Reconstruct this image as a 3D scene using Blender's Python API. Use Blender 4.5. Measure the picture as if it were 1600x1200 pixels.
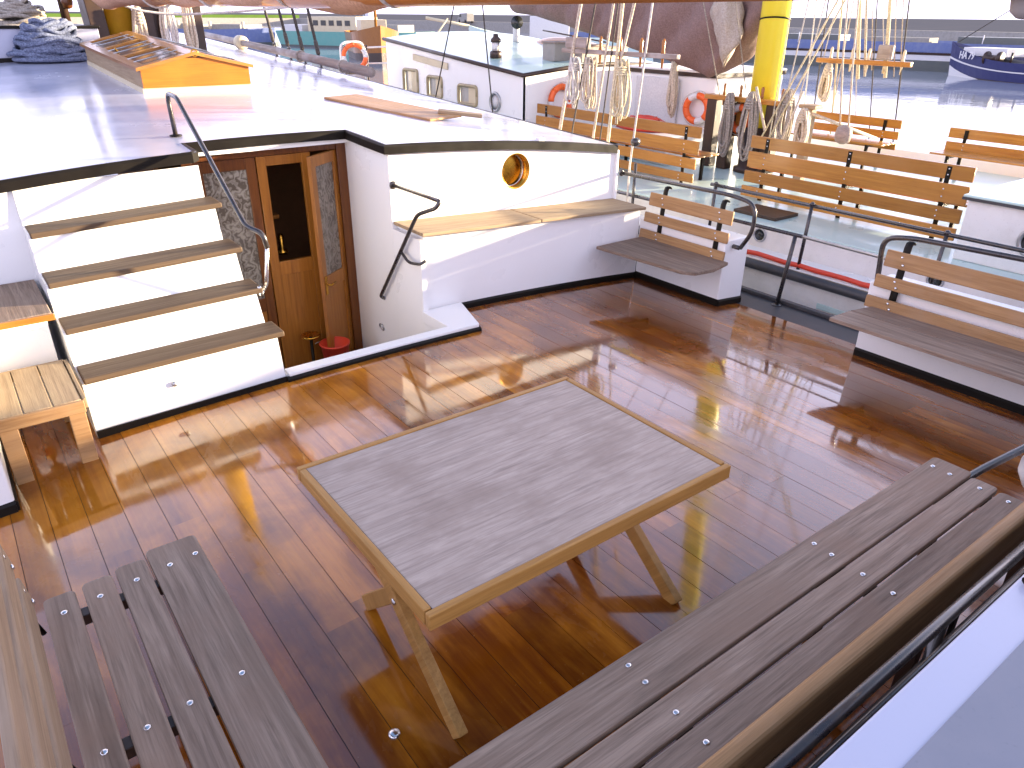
import bpy, bmesh, math, random
from mathutils import Vector, Matrix, noise
R = math.radians
rnd = random.Random(11)
for o in list(bpy.data.objects):
    bpy.data.objects.remove(o)
SC = bpy.context.scene
COL = SC.collection

# ------------------------------------------------------------------ camera, sky, sun, exposure
cam = bpy.data.cameras.new('camera')
camo = bpy.data.objects.new('camera', cam)
COL.objects.link(camo)
cam.sensor_width = 36.0
cam.lens = 36.0 * 1155 / 1600
cam.clip_start = 0.02
cam.clip_end = 6000
Mx = Vector((1715, -562.3, 1155)).normalized()
My = Vector((-970, -586, 1155)).normalized()
My = (My - Mx * Mx.dot(My)).normalized()
Mz = Mx.cross(My)
# rows of Mx, My, Mz are the world axes in lens coordinates (x right, y down, z ahead)
rt = Vector((Mx.x, My.x, Mz.x)); dn = Vector((Mx.y, My.y, Mz.y)); fw = Vector((Mx.z, My.z, Mz.z))
camo.matrix_world = Matrix((
    (rt.x, -dn.x, -fw.x, 0), (rt.y, -dn.y, -fw.y, 0), (rt.z, -dn.z, -fw.z, 2.4), (0, 0, 0, 1)))
SC.camera = camo

SUN_EL, SUN_AZ = 6.5, 111.0            # azimuth clockwise from +Y (the bow)
W = bpy.data.worlds.new('World'); SC.world = W; W.use_nodes = True
wn = W.node_tree.nodes
sky = wn.new('ShaderNodeTexSky'); sky.sky_type = 'NISHITA'; sky.sun_disc = False
sky.sun_elevation = R(SUN_EL); sky.sun_rotation = R(SUN_AZ)
sky.air_density = 1.0; sky.dust_density = 4.0; sky.ozone_density = 3.0
wn['Background'].inputs[1].default_value = 0.15
veil = wn.new('ShaderNodeMix'); veil.data_type = 'RGBA'          # thin even high cloud over the clear sky
veil.inputs[7].default_value = (3.65, 3.42, 4.55, 1)
wtc = wn.new('ShaderNodeTexCoord'); wsx = wn.new('ShaderNodeSeparateXYZ'); wmr = wn.new('ShaderNodeMapRange')
W.node_tree.links.new(wtc.outputs['Generated'], wsx.inputs[0]); W.node_tree.links.new(wsx.outputs[2], wmr.inputs[0])
wmr.interpolation_type = 'SMOOTHSTEP'; wmr.inputs[1].default_value = .40; wmr.inputs[2].default_value = .78; wmr.inputs[3].default_value = .80; wmr.inputs[4].default_value = .05
W.node_tree.links.new(wmr.outputs[0], veil.inputs[0])
W.node_tree.links.new(sky.outputs[0], veil.inputs[6])
W.node_tree.links.new(veil.outputs[2], wn['Background'].inputs[0])
sl = bpy.data.lights.new('sun', 'SUN'); so = bpy.data.objects.new('sun', sl); COL.objects.link(so)
sl.energy = 5.0; sl.angle = R(1.3); sl.color = (1.0, 0.82, 0.56)
sd = Vector((math.sin(R(SUN_AZ)) * math.cos(R(SUN_EL)), math.cos(R(SUN_AZ)) * math.cos(R(SUN_EL)), math.sin(R(SUN_EL))))
so.rotation_euler = (-sd).to_track_quat('-Z', 'Y').to_euler()
so.location = sd * 60
vs = SC.view_settings
vs.view_transform = 'Standard'; vs.look = 'None'; vs.exposure = 2.3; vs.gamma = 1.0; vs.use_curve_mapping = False

# ------------------------------------------------------------------ materials
MATS = {}
def nodes_of(m):
    m.use_nodes = True
    nt = m.node_tree
    return nt, nt.nodes, nt.links, nt.nodes['Principled BSDF']
def coords(N, L, scale=(1, 1, 1), kind='Object', rand=True):
    tc = N.new('ShaderNodeTexCoord'); mp = N.new('ShaderNodeMapping')
    mp.inputs['Scale'].default_value = scale
    L.new(tc.outputs[kind], mp.inputs['Vector'])
    if rand:
        oi = N.new('ShaderNodeObjectInfo'); ml = N.new('ShaderNodeMath'); ml.operation = 'MULTIPLY'; ml.inputs[1].default_value = 37.0
        cb = N.new('ShaderNodeCombineXYZ')
        L.new(oi.outputs['Random'], ml.inputs[0])
        for i in range(3): L.new(ml.outputs[0], cb.inputs[i])
        L.new(cb.outputs[0], mp.inputs['Location'])
    return mp.outputs['Vector']
def worldpos(N, L, scale=(1, 1, 1)):
    g = N.new('ShaderNodeNewGeometry'); mp = N.new('ShaderNodeMapping'); mp.inputs['Scale'].default_value = scale
    L.new(g.outputs['Position'], mp.inputs['Vector']); return mp.outputs['Vector']
def noi(N, L, vec, scale, detail=4, rough=.55, dist=0.0):
    n = N.new('ShaderNodeTexNoise'); n.inputs['Scale'].default_value = scale; n.inputs['Detail'].default_value = detail
    n.inputs['Roughness'].default_value = rough; n.inputs['Distortion'].default_value = dist
    L.new(vec, n.inputs['Vector']); return n.outputs['Fac']
def ramp(N, L, fac, stops):
    r = N.new('ShaderNodeValToRGB'); e = r.color_ramp.elements
    while len(e) < len(stops): e.new(.5)
    for k, (p, c) in enumerate(stops):
        e[k].position = p; e[k].color = (c[0], c[1], c[2], 1) if not isinstance(c, (int, float)) else (c, c, c, 1)
    L.new(fac, r.inputs[0]); return r.outputs[0]
def mixc(N, L, fac, a, b, mode='MIX'):
    m = N.new('ShaderNodeMix'); m.data_type = 'RGBA'; m.blend_type = mode
    for s, v in ((0, fac), (6, a), (7, b)):
        if hasattr(v, 'node'): L.new(v, m.inputs[s])
        elif isinstance(v, (int, float)): m.inputs[s].default_value = v
        else: m.inputs[s].default_value = (v[0], v[1], v[2], 1)
    return m.outputs[2]
def bump(N, L, h, strength, dist=.01, normal=None):
    b = N.new('ShaderNodeBump'); b.inputs['Strength'].default_value = strength; b.inputs['Distance'].default_value = dist
    L.new(h, b.inputs['Height'])
    if normal: L.new(normal, b.inputs['Normal'])
    return b.outputs[0]
def paint(name, col, rough=.35, spot=.06, dirt=None, dirt_amt=.25, metal=0, nscale=3.0, coat=0.0, bmp=.05, spec=.5):
    m = bpy.data.materials.new(name); nt, N, L, P = nodes_of(m)
    v = coords(N, L)
    a = noi(N, L, v, nscale, 6, .6)
    d = dirt or tuple(c * .55 for c in col)
    f = ramp(N, L, a, [(.42, 0), (.78, dirt_amt)])
    c = mixc(N, L, f, col, d)
    fine = noi(N, L, v, 60, 3)
    c2 = mixc(N, L, ramp(N, L, fine, [(.62, 0), (.75, spot)]), c, tuple(x * .4 for x in col))
    L.new(c2, P.inputs['Base Color'])
    L.new(ramp(N, L, a, [(.3, max(rough - .1, .03)), (.8, min(rough + .15, 1))]), P.inputs['Roughness'])
    P.inputs['Metallic'].default_value = metal; P.inputs['Specular IOR Level'].default_value = spec
    P.inputs['Coat Weight'].default_value = coat; P.inputs['Coat Roughness'].default_value = .08
    if bmp: L.new(bump(N, L, noi(N, L, v, 9, 3), bmp, .01), P.inputs['Normal'])
    MATS[name] = m; return m
def wood(name, axis, light, dark, streak=None, rough=.55, grain=1.0, coat=0.0, tone=.25, specks=.3, stretch=1.3, spec=.22):
    """timber with grain along one object axis"""
    m = bpy.data.materials.new(name); nt, N, L, P = nodes_of(m)
    sc = [26, 26, 26]; sc['XYZ'.index(axis)] = stretch
    v = coords(N, L, tuple(sc))
    g = noi(N, L, v, 1.0, 6, .65, .6)
    sc2 = [95, 95, 95]; sc2['XYZ'.index(axis)] = 3.0
    v2 = coords(N, L, tuple(sc2))
    g2 = noi(N, L, v2, 1.0, 3, .7)
    v3 = coords(N, L)
    big = noi(N, L, v3, 2.2, 4, .6)
    c = ramp(N, L, g, [(.28, dark), (.52, tuple((a + b) / 2 for a, b in zip(light, dark))), (.74, light)])
    c = mixc(N, L, ramp(N, L, g2, [(.46, 0), (.68, specks)]), c, tuple(x * .45 for x in dark))
    if streak: c = mixc(N, L, ramp(N, L, big, [(.48, 0), (.66, .75)]), c, streak)
    oi = N.new('ShaderNodeObjectInfo')
    c = mixc(N, L, 1.0, c, ramp(N, L, oi.outputs['Random'], [(0, 1 - tone), (1, 1.0)]), 'MULTIPLY')
    L.new(c, P.inputs['Base Color'])
    L.new(ramp(N, L, g, [(.3, min(rough + .1, 1)), (.75, max(rough - .08, .05))]), P.inputs['Roughness'])
    P.inputs['Coat Weight'].default_value = coat; P.inputs['Coat Roughness'].default_value = .12; P.inputs['Specular IOR Level'].default_value = spec
    ad = N.new('ShaderNodeMath'); ad.operation = 'ADD'; L.new(g, ad.inputs[0]); L.new(g2, ad.inputs[1])
    L.new(bump(N, L, ad.outputs[0], .35 * grain, .004), P.inputs['Normal'])
    MATS[name] = m; return m
def simple(name, col, rough=.5, metal=0, emit=None):
    m = bpy.data.materials.new(name); nt, N, L, P = nodes_of(m)
    P.inputs['Base Color'].default_value = (*col, 1); P.inputs['Roughness'].default_value = rough; P.inputs['Metallic'].default_value = metal
    v = coords(N, L); a = noi(N, L, v, 14, 4)
    L.new(mixc(N, L, ramp(N, L, a, [(.4, 0), (.8, .35)]), col, tuple(c * .6 for c in col)), P.inputs['Base Color'])
    MATS[name] = m; return m
def rope_mat(name, col, dark):
    m = bpy.data.materials.new(name); nt, N, L, P = nodes_of(m)
    v = coords(N, L); a = noi(N, L, v, 45, 3)
    L.new(ramp(N, L, a, [(.35, dark), (.65, col)]), P.inputs['Base Color']); P.inputs['Roughness'].default_value = .85
    L.new(bump(N, L, noi(N, L, v, 150, 2), .5, .004), P.inputs['Normal'])
    MATS[name] = m; return m
def mixf(N, L, f, a, b):
    m = N.new('ShaderNodeMix'); m.inputs[0].default_value = f; L.new(a, m.inputs[2]); L.new(b, m.inputs[3]); return m.outputs[0]
def deck_mat():
    m = bpy.data.materials.new('wet varnished deck'); nt, N, L, P = nodes_of(m)
    v = coords(N, L, (30, 1.2, 30)); g = noi(N, L, v, 1.0, 6, .65, .15)
    wp = worldpos(N, L)
    big = noi(N, L, wp, 1.15, 5, .62, .4)
    mid = mixf(N, L, .5, noi(N, L, worldpos(N, L, (2.2, .9, 1)), 1.5, 5, .6, .2), noi(N, L, coords(N, L, (6, .8, 6)), 1.3, 4, .6, .2))
    base = ramp(N, L, g, [(.25, (.135, .028, .002)), (.55, (.225, .060, .003)), (.8, (.33, .105, .005))])
    worn_sunlit = ramp(N, L, g, [(.25, (.42, .125, .008)), (.7, (.62, .235, .018))])  # orange of thinned varnish, also used to paint the sunlit patch
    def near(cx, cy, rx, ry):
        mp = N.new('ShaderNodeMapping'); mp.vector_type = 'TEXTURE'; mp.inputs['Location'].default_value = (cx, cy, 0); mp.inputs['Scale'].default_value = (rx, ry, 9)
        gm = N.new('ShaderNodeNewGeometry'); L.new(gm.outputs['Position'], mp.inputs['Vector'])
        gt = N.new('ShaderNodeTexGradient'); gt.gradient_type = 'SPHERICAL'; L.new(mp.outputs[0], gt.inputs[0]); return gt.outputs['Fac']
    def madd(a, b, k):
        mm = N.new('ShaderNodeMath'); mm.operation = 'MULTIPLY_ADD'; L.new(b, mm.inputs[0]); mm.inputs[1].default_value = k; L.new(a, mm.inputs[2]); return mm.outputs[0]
    wear_sun = madd(madd(madd(mid, near(.45, 4.3, 1.6, 1.2), .34), near(2.4, 4.5, 1.8, .9), .20), near(.92, 3.0, .30, 1.9), .24)      # sunlit patch painted in by stairs and coaming; noise and plank streak: thinned varnish
    c = mixc(N, L, ramp(N, L, wear_sun, [(.48, 0), (.66, .9)]), base, worn_sunlit)
    c = mixc(N, L, ramp(N, L, big, [(.36, .65), (.55, 0)]), c, (.10, .020, .005))
    speck = noi(N, L, wp, 55, 3, .7)
    c = mixc(N, L, ramp(N, L, speck, [(.68, 0), (.74, .5)]), c, (.42, .22, .08))
    oi = N.new('ShaderNodeObjectInfo')
    c = mixc(N, L, 1.0, c, ramp(N, L, oi.outputs['Random'], [(0, .72), (1, 1.15)]), 'MULTIPLY')
    L.new(c, P.inputs['Base Color'])
    wet = noi(N, L, worldpos(N, L, (1.6, .8, 1)), 1.3, 5, .65, .5)
    L.new(ramp(N, L, wet, [(.38, .10), (.62, .34)]), P.inputs['Roughness'])
    P.inputs['IOR'].default_value = 1.45; P.inputs['Specular IOR Level'].default_value = .12
    P.inputs['Coat Weight'].default_value = 1.0; P.inputs['Coat IOR'].default_value = 1.8
    L.new(ramp(N, L, wet, [(.35, .025), (.54, .085), (.68, .28)]), P.inputs['Coat Roughness'])
    nb = bump(N, L, noi(N, L, worldpos(N, L, (3, 1, 1)), 1.6, 2, .5), .010, .02)
    nb2 = bump(N, L, noi(N, L, wp, 26, 4, .6), .016, .004, nb)
    L.new(nb2, P.inputs['Coat Normal'])
    L.new(bump(N, L, g, .04, .003), P.inputs['Normal'])
    MATS['deck'] = m
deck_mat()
paint('white', (.80, .79, .77), .34, .10, (.60, .53, .42), .10, nscale=1.5, bmp=.09)
paint('roof_white', (.47, .48, .58), .20, .04, (.42, .42, .46), .25, nscale=1.2, coat=.15, bmp=.04, spec=.35)
paint('seat_white', (.78, .77, .74), .4, .1, (.5, .42, .3), .3)
paint('black', (.009, .007, .005), .45, .15, (.022, .017, .012), .2, nscale=5, coat=0, spec=.15)
paint('tube_black', (.022, .019, .020), .30, .4, (.12, .09, .05), .3, nscale=14, coat=.4)
paint('deck_black', (.035, .033, .036), .5, .3, (.10, .095, .09), .5, nscale=5)
paint('caulk', (.020, .010, .006), .95, .2)
paint('grey_paint', (.20, .21, .25), .5, .15, (.28, .28, .31), .5, nscale=4)
paint('turquoise', (.46, .62, .58), .35, .08, (.62, .68, .64), .5, nscale=1.6, coat=.3)
paint('hull_white', (.72, .70, .66), .42, .25, (.40, .38, .32), .5, nscale=2.4)
paint('cream', (.62, .52, .34), .5, .1)
paint('mast_yellow', (.86, .73, .05), .4, .1, (.76, .58, .04), .3, coat=.3)
paint('ochre', (.62, .34, .02), .4, .1, (.42, .2, .01), .5)
paint('dark_brown', (.035, .017, .010), .45, .3, (.09, .05, .025), .4)
paint('red', (.62, .05, .02), .45, .1)
paint('orange', (.80, .13, .02), .45, .08)
paint('navy', (.030, .033, .115), .4, .1, (.06, .063, .15), .4)
paint('blue_hull', (.13, .17, .34), .5, .2, (.24, .27, .38), .6)
paint('green_hull', (.14, .36, .31), .5, .2, (.24, .38, .32), .6)
paint('grey_hull', (.10, .11, .105), .5, .2, (.16, .16, .13), .5)
paint('stone', (.32, .30, .27), .85, .3, (.2, .19, .16), .6, spec=0)
paint('grass', (.10, .17, .035), .9, .4, (.07, .1, .02), .7, nscale=.4, spec=0)
paint('land', (.11, .11, .12), .95, .3, (.15, .14, .14), .5, nscale=.1, spec=0)
paint('brass', (.62, .33, .045), .25, .1, (.25, .115, .015), .7, metal=1.0, nscale=9)
paint('steel', (.62, .62, .63), .25, .1, (.3, .29, .28), .5, metal=1.0, nscale=20)
paint('galv', (.42, .42, .42), .4, .2, (.3, .28, .25), .5, metal=.9, nscale=12)
paint('purple_blue', (.07, .06, .35), .5, .1)
simple('interior', (.22, .10, .035), .9)
simple('skylight_pane', (.13, .085, .06), .15)
wood('skylight_wood', 'X', (.52, .19, .018), (.36, .115, .010), (.46, .16, .015), .4, .5, .3, .1, .2)
simple('glass_dark', (.02, .022, .02), .06)
simple('window_pane', (.42, .40, .35), .08)
simple('frame_khaki', (.36, .29, .16), .4)
GREY_L, GREY_D = (.43, .318, .235), (.18, .124, .088)
for ax in 'XY':
    wood('teak_grey_' + ax, ax, GREY_L, GREY_D, (.27, .18, .125), .62, 1.2, 0, .25, .45)
    wood('teak_warm_' + ax, ax, (.52, .31, .14), (.32, .17, .07), (.42, .26, .14), .5, .9, 0, .25, .3)
    wood('teak_pale_' + ax, ax, (.46, .34, .20), (.27, .185, .11), (.36, .26, .16), .6, .9, 0, .2, .3)
    wood('teak_mid_' + ax, ax, (.15, .100, .060), (.080, .050, .030), (.115, .075, .045), .65, .9, 0, .15, .3)
    wood('varnish_' + ax, ax, (.58, .27, .05), (.36, .14, .022), (.48, .21, .045), .32, .5, .5, .3, .25)
wood('table_top', 'X', (.48, .385, .315), (.34, .262, .210), (.27, .200, .155), .55, .9, .03, 0, .45, 5.0)
wood('table_edge', 'X', (.52, .275, .075), (.32, .150, .035), (.42, .21, .055), .5, .8, .1, .15, .3)
wood('table_edge_y', 'Y', (.52, .275, .075), (.32, .150, .035), (.42, .21, .055), .5, .8, .1, .15, .3)
wood('mahogany', 'Z', (.20, .065, .012), (.09, .026, .006), (.15, .05, .01), .35, .5, .4, .2, .25)
wood('mahogany_light', 'Z', (.44, .175, .028), (.25, .085, .013), (.35, .13, .02), .35, .5, .4, .15, .25)
wood('teak_back', 'Y', (.42, .30, .19), (.24, .16, .10), (.34, .24, .16), .6, .9, 0, .15, .4)
wood('boom_wood', 'Y', (.66, .26, .05), (.46, .15, .028), (.56, .2, .04), .35, .4, .6, .1, .2)
wood('spar_grey', 'Y', (.40, .33, .28), (.24, .19, .16), (.5, .45, .42), .6, .8, 0, .1, .3)
rope_mat('rope_tan', (.64, .55, .42), (.40, .33, .24))
rope_mat('rope_yellow', (.72, .63, .42), (.50, .42, .26))
rope_mat('rope_grey', (.40, .35, .29), (.22, .19, .16))
rope_mat('rope_blue', (.20, .23, .33), (.07, .085, .14))
rope_mat('rope_white', (.68, .64, .58), (.45, .41, .36))
rope_mat('sail_mauve', (.24, .155, .135), (.16, .10, .088))
rope_mat('sail_peach', (.62, .36, .22), (.46, .24, .14))
rope_mat('canvas_white', (.70, .68, .66), (.60, .58, .57))
rope_mat('canvas_beige', (.46, .40, .34), (.34, .28, .23))
rope_mat('wire', (.10, .085, .07), (.04, .035, .03))
def etched():
    m = bpy.data.materials.new('etched glass'); nt, N, L, P = nodes_of(m)
    v = coords(N, L, (1, 1, 1)); n = N.new('ShaderNodeTexVoronoi'); n.inputs['Scale'].default_value = 9; L.new(v, n.inputs['Vector'])
    w = N.new('ShaderNodeTexWave'); w.inputs['Scale'].default_value = 4.5; w.inputs['Distortion'].default_value = 14; w.inputs['Detail Scale'].default_value = 2.5; w.inputs['Detail'].default_value = 2; L.new(v, w.inputs['Vector'])
    f = mixc(N, L, .5, n.outputs['Distance'], w.outputs['Fac'])
    L.new(ramp(N, L, f, [(.3, (.11, .09, .07)), (.45, (.22, .19, .145)), (.6, (.145, .12, .095)), (.75, (.27, .24, .19))]), P.inputs['Base Color'])
    L.new(ramp(N, L, f, [(.35, .1), (.6, .5)]), P.inputs['Roughness'])
    MATS['etched'] = m
etched()
def water():
    m = bpy.data.materials.new('harbour water'); nt, N, L, P = nodes_of(m)
    P.inputs['Base Color'].default_value = (.34, .36, .40, 1); P.inputs['Roughness'].default_value = .05; P.inputs['IOR'].default_value = 1.333
    wp = worldpos(N, L, (1, 1, 1))
    b1 = bump(N, L, noi(N, L, wp, .55, 4, .6), .05, .25)
    b2 = bump(N, L, noi(N, L, wp, 3.0, 3, .6), .05, .06, b1)
    L.new(b2, P.inputs['Normal'])
    MATS['water'] = m
water()

# ------------------------------------------------------------------ builders
ORG = {}
def put(o, parent, org):
    COL.objects.link(o)
    org = Vector(org)
    if parent is not None:
        o.parent = parent; o.location = org - ORG[parent.name]
    else:
        o.location = org
    ORG[o.name] = org
    return o
def tag(o, label=None, cat=None, group=None, kind=None):
    if label: o['label'] = label
    if cat: o['category'] = cat
    if group: o['group'] = group
    if kind: o['kind'] = kind
    return o
def thing(name, loc, label, cat, group=None):
    o = bpy.data.objects.new(name, None); o.empty_display_size = .1
    put(o, None, loc); tag(o, label, cat, group); return o
def mesh(name, verts, faces, mat, parent=None, smooth=False, org=None):
    vs_ = [Vector(v) for v in verts]
    if org is None:
        lo = [min(v[i] for v in vs_) for i in range(3)]; hi = [max(v[i] for v in vs_) for i in range(3)]
        org = Vector([(a + b) / 2 for a, b in zip(lo, hi)])
    org = Vector(org)
    me = bpy.data.meshes.new(name)
    me.from_pydata([v - org for v in vs_], [], faces)
    bm = bmesh.new(); bm.from_mesh(me); bmesh.ops.recalc_face_normals(bm, faces=bm.faces); bm.to_mesh(me); bm.free()
    if smooth: me.polygons.foreach_set('use_smooth', [True] * len(me.polygons))
    me.materials.append(MATS[mat])
    return put(bpy.data.objects.new(name, me), parent, org)
CACHE = {}
def box_mesh(sx, sy, sz, bev, mat, seg=2):
    k = (round(sx, 3), round(sy, 3), round(sz, 3), bev, mat, seg)
    if k in CACHE: return CACHE[k]
    bm = bmesh.new(); bmesh.ops.create_cube(bm, size=1)
    for v in bm.verts: v.co = Vector((v.co.x * sx, v.co.y * sy, v.co.z * sz))
    if bev: bmesh.ops.bevel(bm, geom=list(bm.edges), offset=min(bev, sx * .45, sy * .45, sz * .45), segments=seg, affect='EDGES', profile=.5)
    me = bpy.data.meshes.new('board'); bm.to_mesh(me); bm.free()
    if bev:
        big = sorted((p.area for p in me.polygons), reverse=True)[5]
        me.polygons.foreach_set('use_smooth', [p.area < big * .999 for p in me.polygons])   # flat faces stay flat, rounded edges shade softly
    me.materials.append(MATS[mat]); CACHE[k] = me; return me
def box(name, x0, x1, y0, y1, z0, z1, mat, parent=None, bev=.004, rot=None, seg=2):
    me = box_mesh(abs(x1 - x0), abs(y1 - y0), abs(z1 - z0), bev, mat, seg)
    o = put(bpy.data.objects.new(name, me), parent, ((x0 + x1) / 2, (y0 + y1) / 2, (z0 + z1) / 2))
    if rot: o.rotation_euler = rot
    return o
def prism(name, poly, z0, z1, mat, parent=None, bev=0.0):
    """vertical prism over a plan polygon; z0/z1 may be functions of (x, y)"""
    f0 = z0 if callable(z0) else (lambda x, y: z0); f1 = z1 if callable(z1) else (lambda x, y: z1)
    n = len(poly)
    v = [(x, y, f0(x, y)) for x, y in poly] + [(x, y, f1(x, y)) for x, y in poly]
    f = [tuple(range(n))[::-1], tuple(range(n, 2 * n))] + [(i, (i + 1) % n, n + (i + 1) % n, n + i) for i in range(n)]
    o = mesh(name, v, f, mat, parent)
    if bev:
        bm = bmesh.new(); bm.from_mesh(o.data)
        bmesh.ops.bevel(bm, geom=list(bm.edges), offset=bev, segments=2, affect='EDGES', profile=.5); bm.to_mesh(o.data); bm.free()
    return o
def fillet(pts, r, n=5):
    P = [Vector(p) for p in pts]; out = [P[0]]
    for i in range(1, len(P) - 1):
        a, b, c = P[i - 1], P[i], P[i + 1]
        d1 = (a - b); d2 = (c - b); rr = min(r, d1.length * .45, d2.length * .45)
        p1 = b + d1.normalized() * rr; p2 = b + d2.normalized() * rr
        for k in range(n + 1):
            t = k / n; out.append(p1 * (1 - t) ** 2 + b * 2 * t * (1 - t) + p2 * t * t)
    out.append(P[-1]); return out
def tube_geo(pts, r, seg=8, closed=False, caps=True, base=0):
    P = [Vector(p) for p in pts]; n = len(P); V = []; F = []
    rf = r if callable(r) else (lambda t: r)
    T = []
    for i in range(n):
        if closed: t = P[(i + 1) % n] - P[i - 1]
        else: t = P[min(i + 1, n - 1)] - P[max(i - 1, 0)]
        T.append(t.normalized() if t.length > 1e-9 else Vector((0, 0, 1)))
    u = T[0].orthogonal().normalized()
    for i in range(n):
        u = (u - T[i] * u.dot(T[i]))
        u = u.normalized() if u.length > 1e-6 else T[i].orthogonal().normalized()
        w = T[i].cross(u); rr = rf(i / max(n - 1, 1))
        for k in range(seg):
            a = 2 * math.pi * k / seg
            V.append(P[i] + (u * math.cos(a) + w * math.sin(a)) * rr)
    m = n if closed else n - 1
    for i in range(m):
        j = (i + 1) % n
        for k in range(seg):
            l = (k + 1) % seg
            F.append((base + i * seg + k, base + i * seg + l, base + j * seg + l, base + j * seg + k))
    if caps and not closed:
        F.append(tuple(base + k for k in range(seg))[::-1]); F.append(tuple(base + (n - 1) * seg + k for k in range(seg)))
    return V, F
def tube(name, pts, r, mat, parent=None, seg=8, closed=False, bend=0):
    if bend: pts = fillet(pts, bend)
    V, F = tube_geo(pts, r, seg, closed)
    return mesh(name, V, F, mat, parent, True)
def tubes(name, paths, r, mat, parent=None, seg=5, closed=False):
    V = []; F = []
    for p in paths:
        v, f = tube_geo(p, r, seg, closed, True, len(V)); V += v; F += f
    return mesh(name, V, F, mat, parent, True)
def lathe(name, c, prof, mat, parent=None, axis=(0, 0, 1), seg=20, smooth=True, caps=True):
    ax = Vector(axis).normalized(); u = ax.orthogonal().normalized(); w = ax.cross(u); c = Vector(c); V = []; F = []
    for r_, h in prof:
        for k in range(seg):
            a = 2 * math.pi * k / seg
            V.append(c + ax * h + (u * math.cos(a) + w * math.sin(a)) * max(r_, 1e-4))
    for i in range(len(prof) - 1):
        for k in range(seg):
            l = (k + 1) % seg; F.append((i * seg + k, i * seg + l, (i + 1) * seg + l, (i + 1) * seg + k))
    if caps: F.append(tuple(range(seg))[::-1]); F.append(tuple((len(prof) - 1) * seg + k for k in range(seg)))
    return mesh(name, V, F, mat, parent, smooth)
def torus(name, c, R0, r, mat, parent=None, axis=(0, 0, 1), seg=28, a0=0, a1=None, sc=1):
    ax = Vector(axis).normalized(); u = ax.orthogonal().normalized(); w = ax.cross(u); c = Vector(c)
    if a1 is None:
        p = [c + (u * math.cos(2 * math.pi * k / seg) + w * math.sin(2 * math.pi * k / seg)) * R0 for k in range(seg)]
        return tube(name, p, r, mat, parent, 8, True)
    p = [c + (u * math.cos(a0 + (a1 - a0) * k / seg) + w * math.sin(a0 + (a1 - a0) * k / seg)) * R0 for k in range(seg + 1)]
    return tube(name, p, r, mat, parent, 8)
BOLT = None
def bolt(loc, normal=(0, 0, 1), parent=None, s=1.0):
    global BOLT
    if BOLT is None:
        prof = [(.0105, 0), (.0105, .002), (.0085, .0045), (.004, .006), (0, .0063)]
        V = []; F = []; sg = 8
        for r_, h in prof:
            for k in range(sg):
                a = 2 * math.pi * k / sg; V.append((r_ * math.cos(a), r_ * math.sin(a), h))
        for i in range(len(prof) - 1):
            for k in range(sg):
                l = (k + 1) % sg; F.append((i * sg + k, i * sg + l, (i + 1) * sg + l, (i + 1) * sg + k))
        BOLT = bpy.data.meshes.new('bolt'); BOLT.from_pydata(V, [], F); BOLT.materials.append(MATS['steel'])
        BOLT.polygons.foreach_set('use_smooth', [True] * len(BOLT.polygons))
    o = put(bpy.data.objects.new('bolt', BOLT), parent, loc)
    o.rotation_euler = Vector(normal).to_track_quat('Z', 'Y').to_euler(); o.scale = (s, s, s)
    return o
def coil(name, top, h, w, mat, label, n=9, r=.011, seed=0, cat='rope coil', group=None, along=(0, 1, 0), tie=True, parent=None):
    q = random.Random(seed); V = []; F = []; top = Vector(top); al = Vector(along).normalized(); ac = al.cross(Vector((0, 0, 1)))
    for k in range(n):
        hh = h * q.uniform(.82, 1.03); ww = w * q.uniform(.5, 1.1); ph = q.uniform(-.03, .03); dx = (k / max(n - 1, 1) - .5) * .10
        pts = []
        for i in range(26):
            a = 2 * math.pi * i / 26
            z = -hh / 2 + math.cos(a) * hh / 2
            e = math.sin(a) * ww / 2 * (.45 + .55 * (-z / hh)) * (1 + .12 * math.sin(3 * a + k))
            pts.append(top + al * (e + ph) + ac * (dx + .012 * math.sin(2 * a + k)) + Vector((0, 0, z)))
        v, f = tube_geo(pts, r, 5, True, False, len(V)); V += v; F += f
    if tie:
        for j in range(4):
            pts = [top + al * (math.cos(t) * w * .22) + ac * (math.sin(t) * .07) + Vector((0, 0, -h * .12 - j * r * 1.9)) for t in [2 * math.pi * i / 12 for i in range(12)]]
            v, f = tube_geo(pts, r, 5, True, False, len(V)); V += v; F += f
    o = mesh(name, V, F, mat, parent, True)
    if parent is None: tag(o, label, cat, group)
    return o
XC, KC = 2.3, .0125
def zd(x): return -KC * (x - XC) ** 2
def zr(x, y): return 1.42 - .0208 * (x - 2.3) ** 2 + .048 * (y - 5.8)

# ------------------------------------------------------------------ setting: water, far land
def sheet(name, x0, x1, y0, y1, z, mat, nx=1, ny=1):
    V = [(x0 + (x1 - x0) * i / nx, y0 + (y1 - y0) * j / ny, z) for j in range(ny + 1) for i in range(nx + 1)]
    F = [(j * (nx + 1) + i, j * (nx + 1) + i + 1, (j + 1) * (nx + 1) + i + 1, (j + 1) * (nx + 1) + i) for j in range(ny) for i in range(nx)]
    return mesh(name, V, F, mat)
tag(sheet('water', -1500, 2500, -1500, 2500, -1.3, 'water'), 'pale bright harbour water between the moored ships', kind='structure')
tag(prism('far_shore', [(-1400, 300), (110, 262), (125, 90), (112, -1400), (2400, -1400), (2400, 2400), (-1400, 2400)], -1.6, .5, 'land'), 'flat far bank beyond the harbour basin', kind='structure')
qy = tag(prism('quay', [(-1400, 296), (106, 258), (121, 88), (108, -1400), (111.8, -1400), (124.8, 90), (109.8, 261.8), (-1400, 299.8)], -1.6, .75, 'stone'), 'grey stone quay edge along the far bank', kind='structure')
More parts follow.
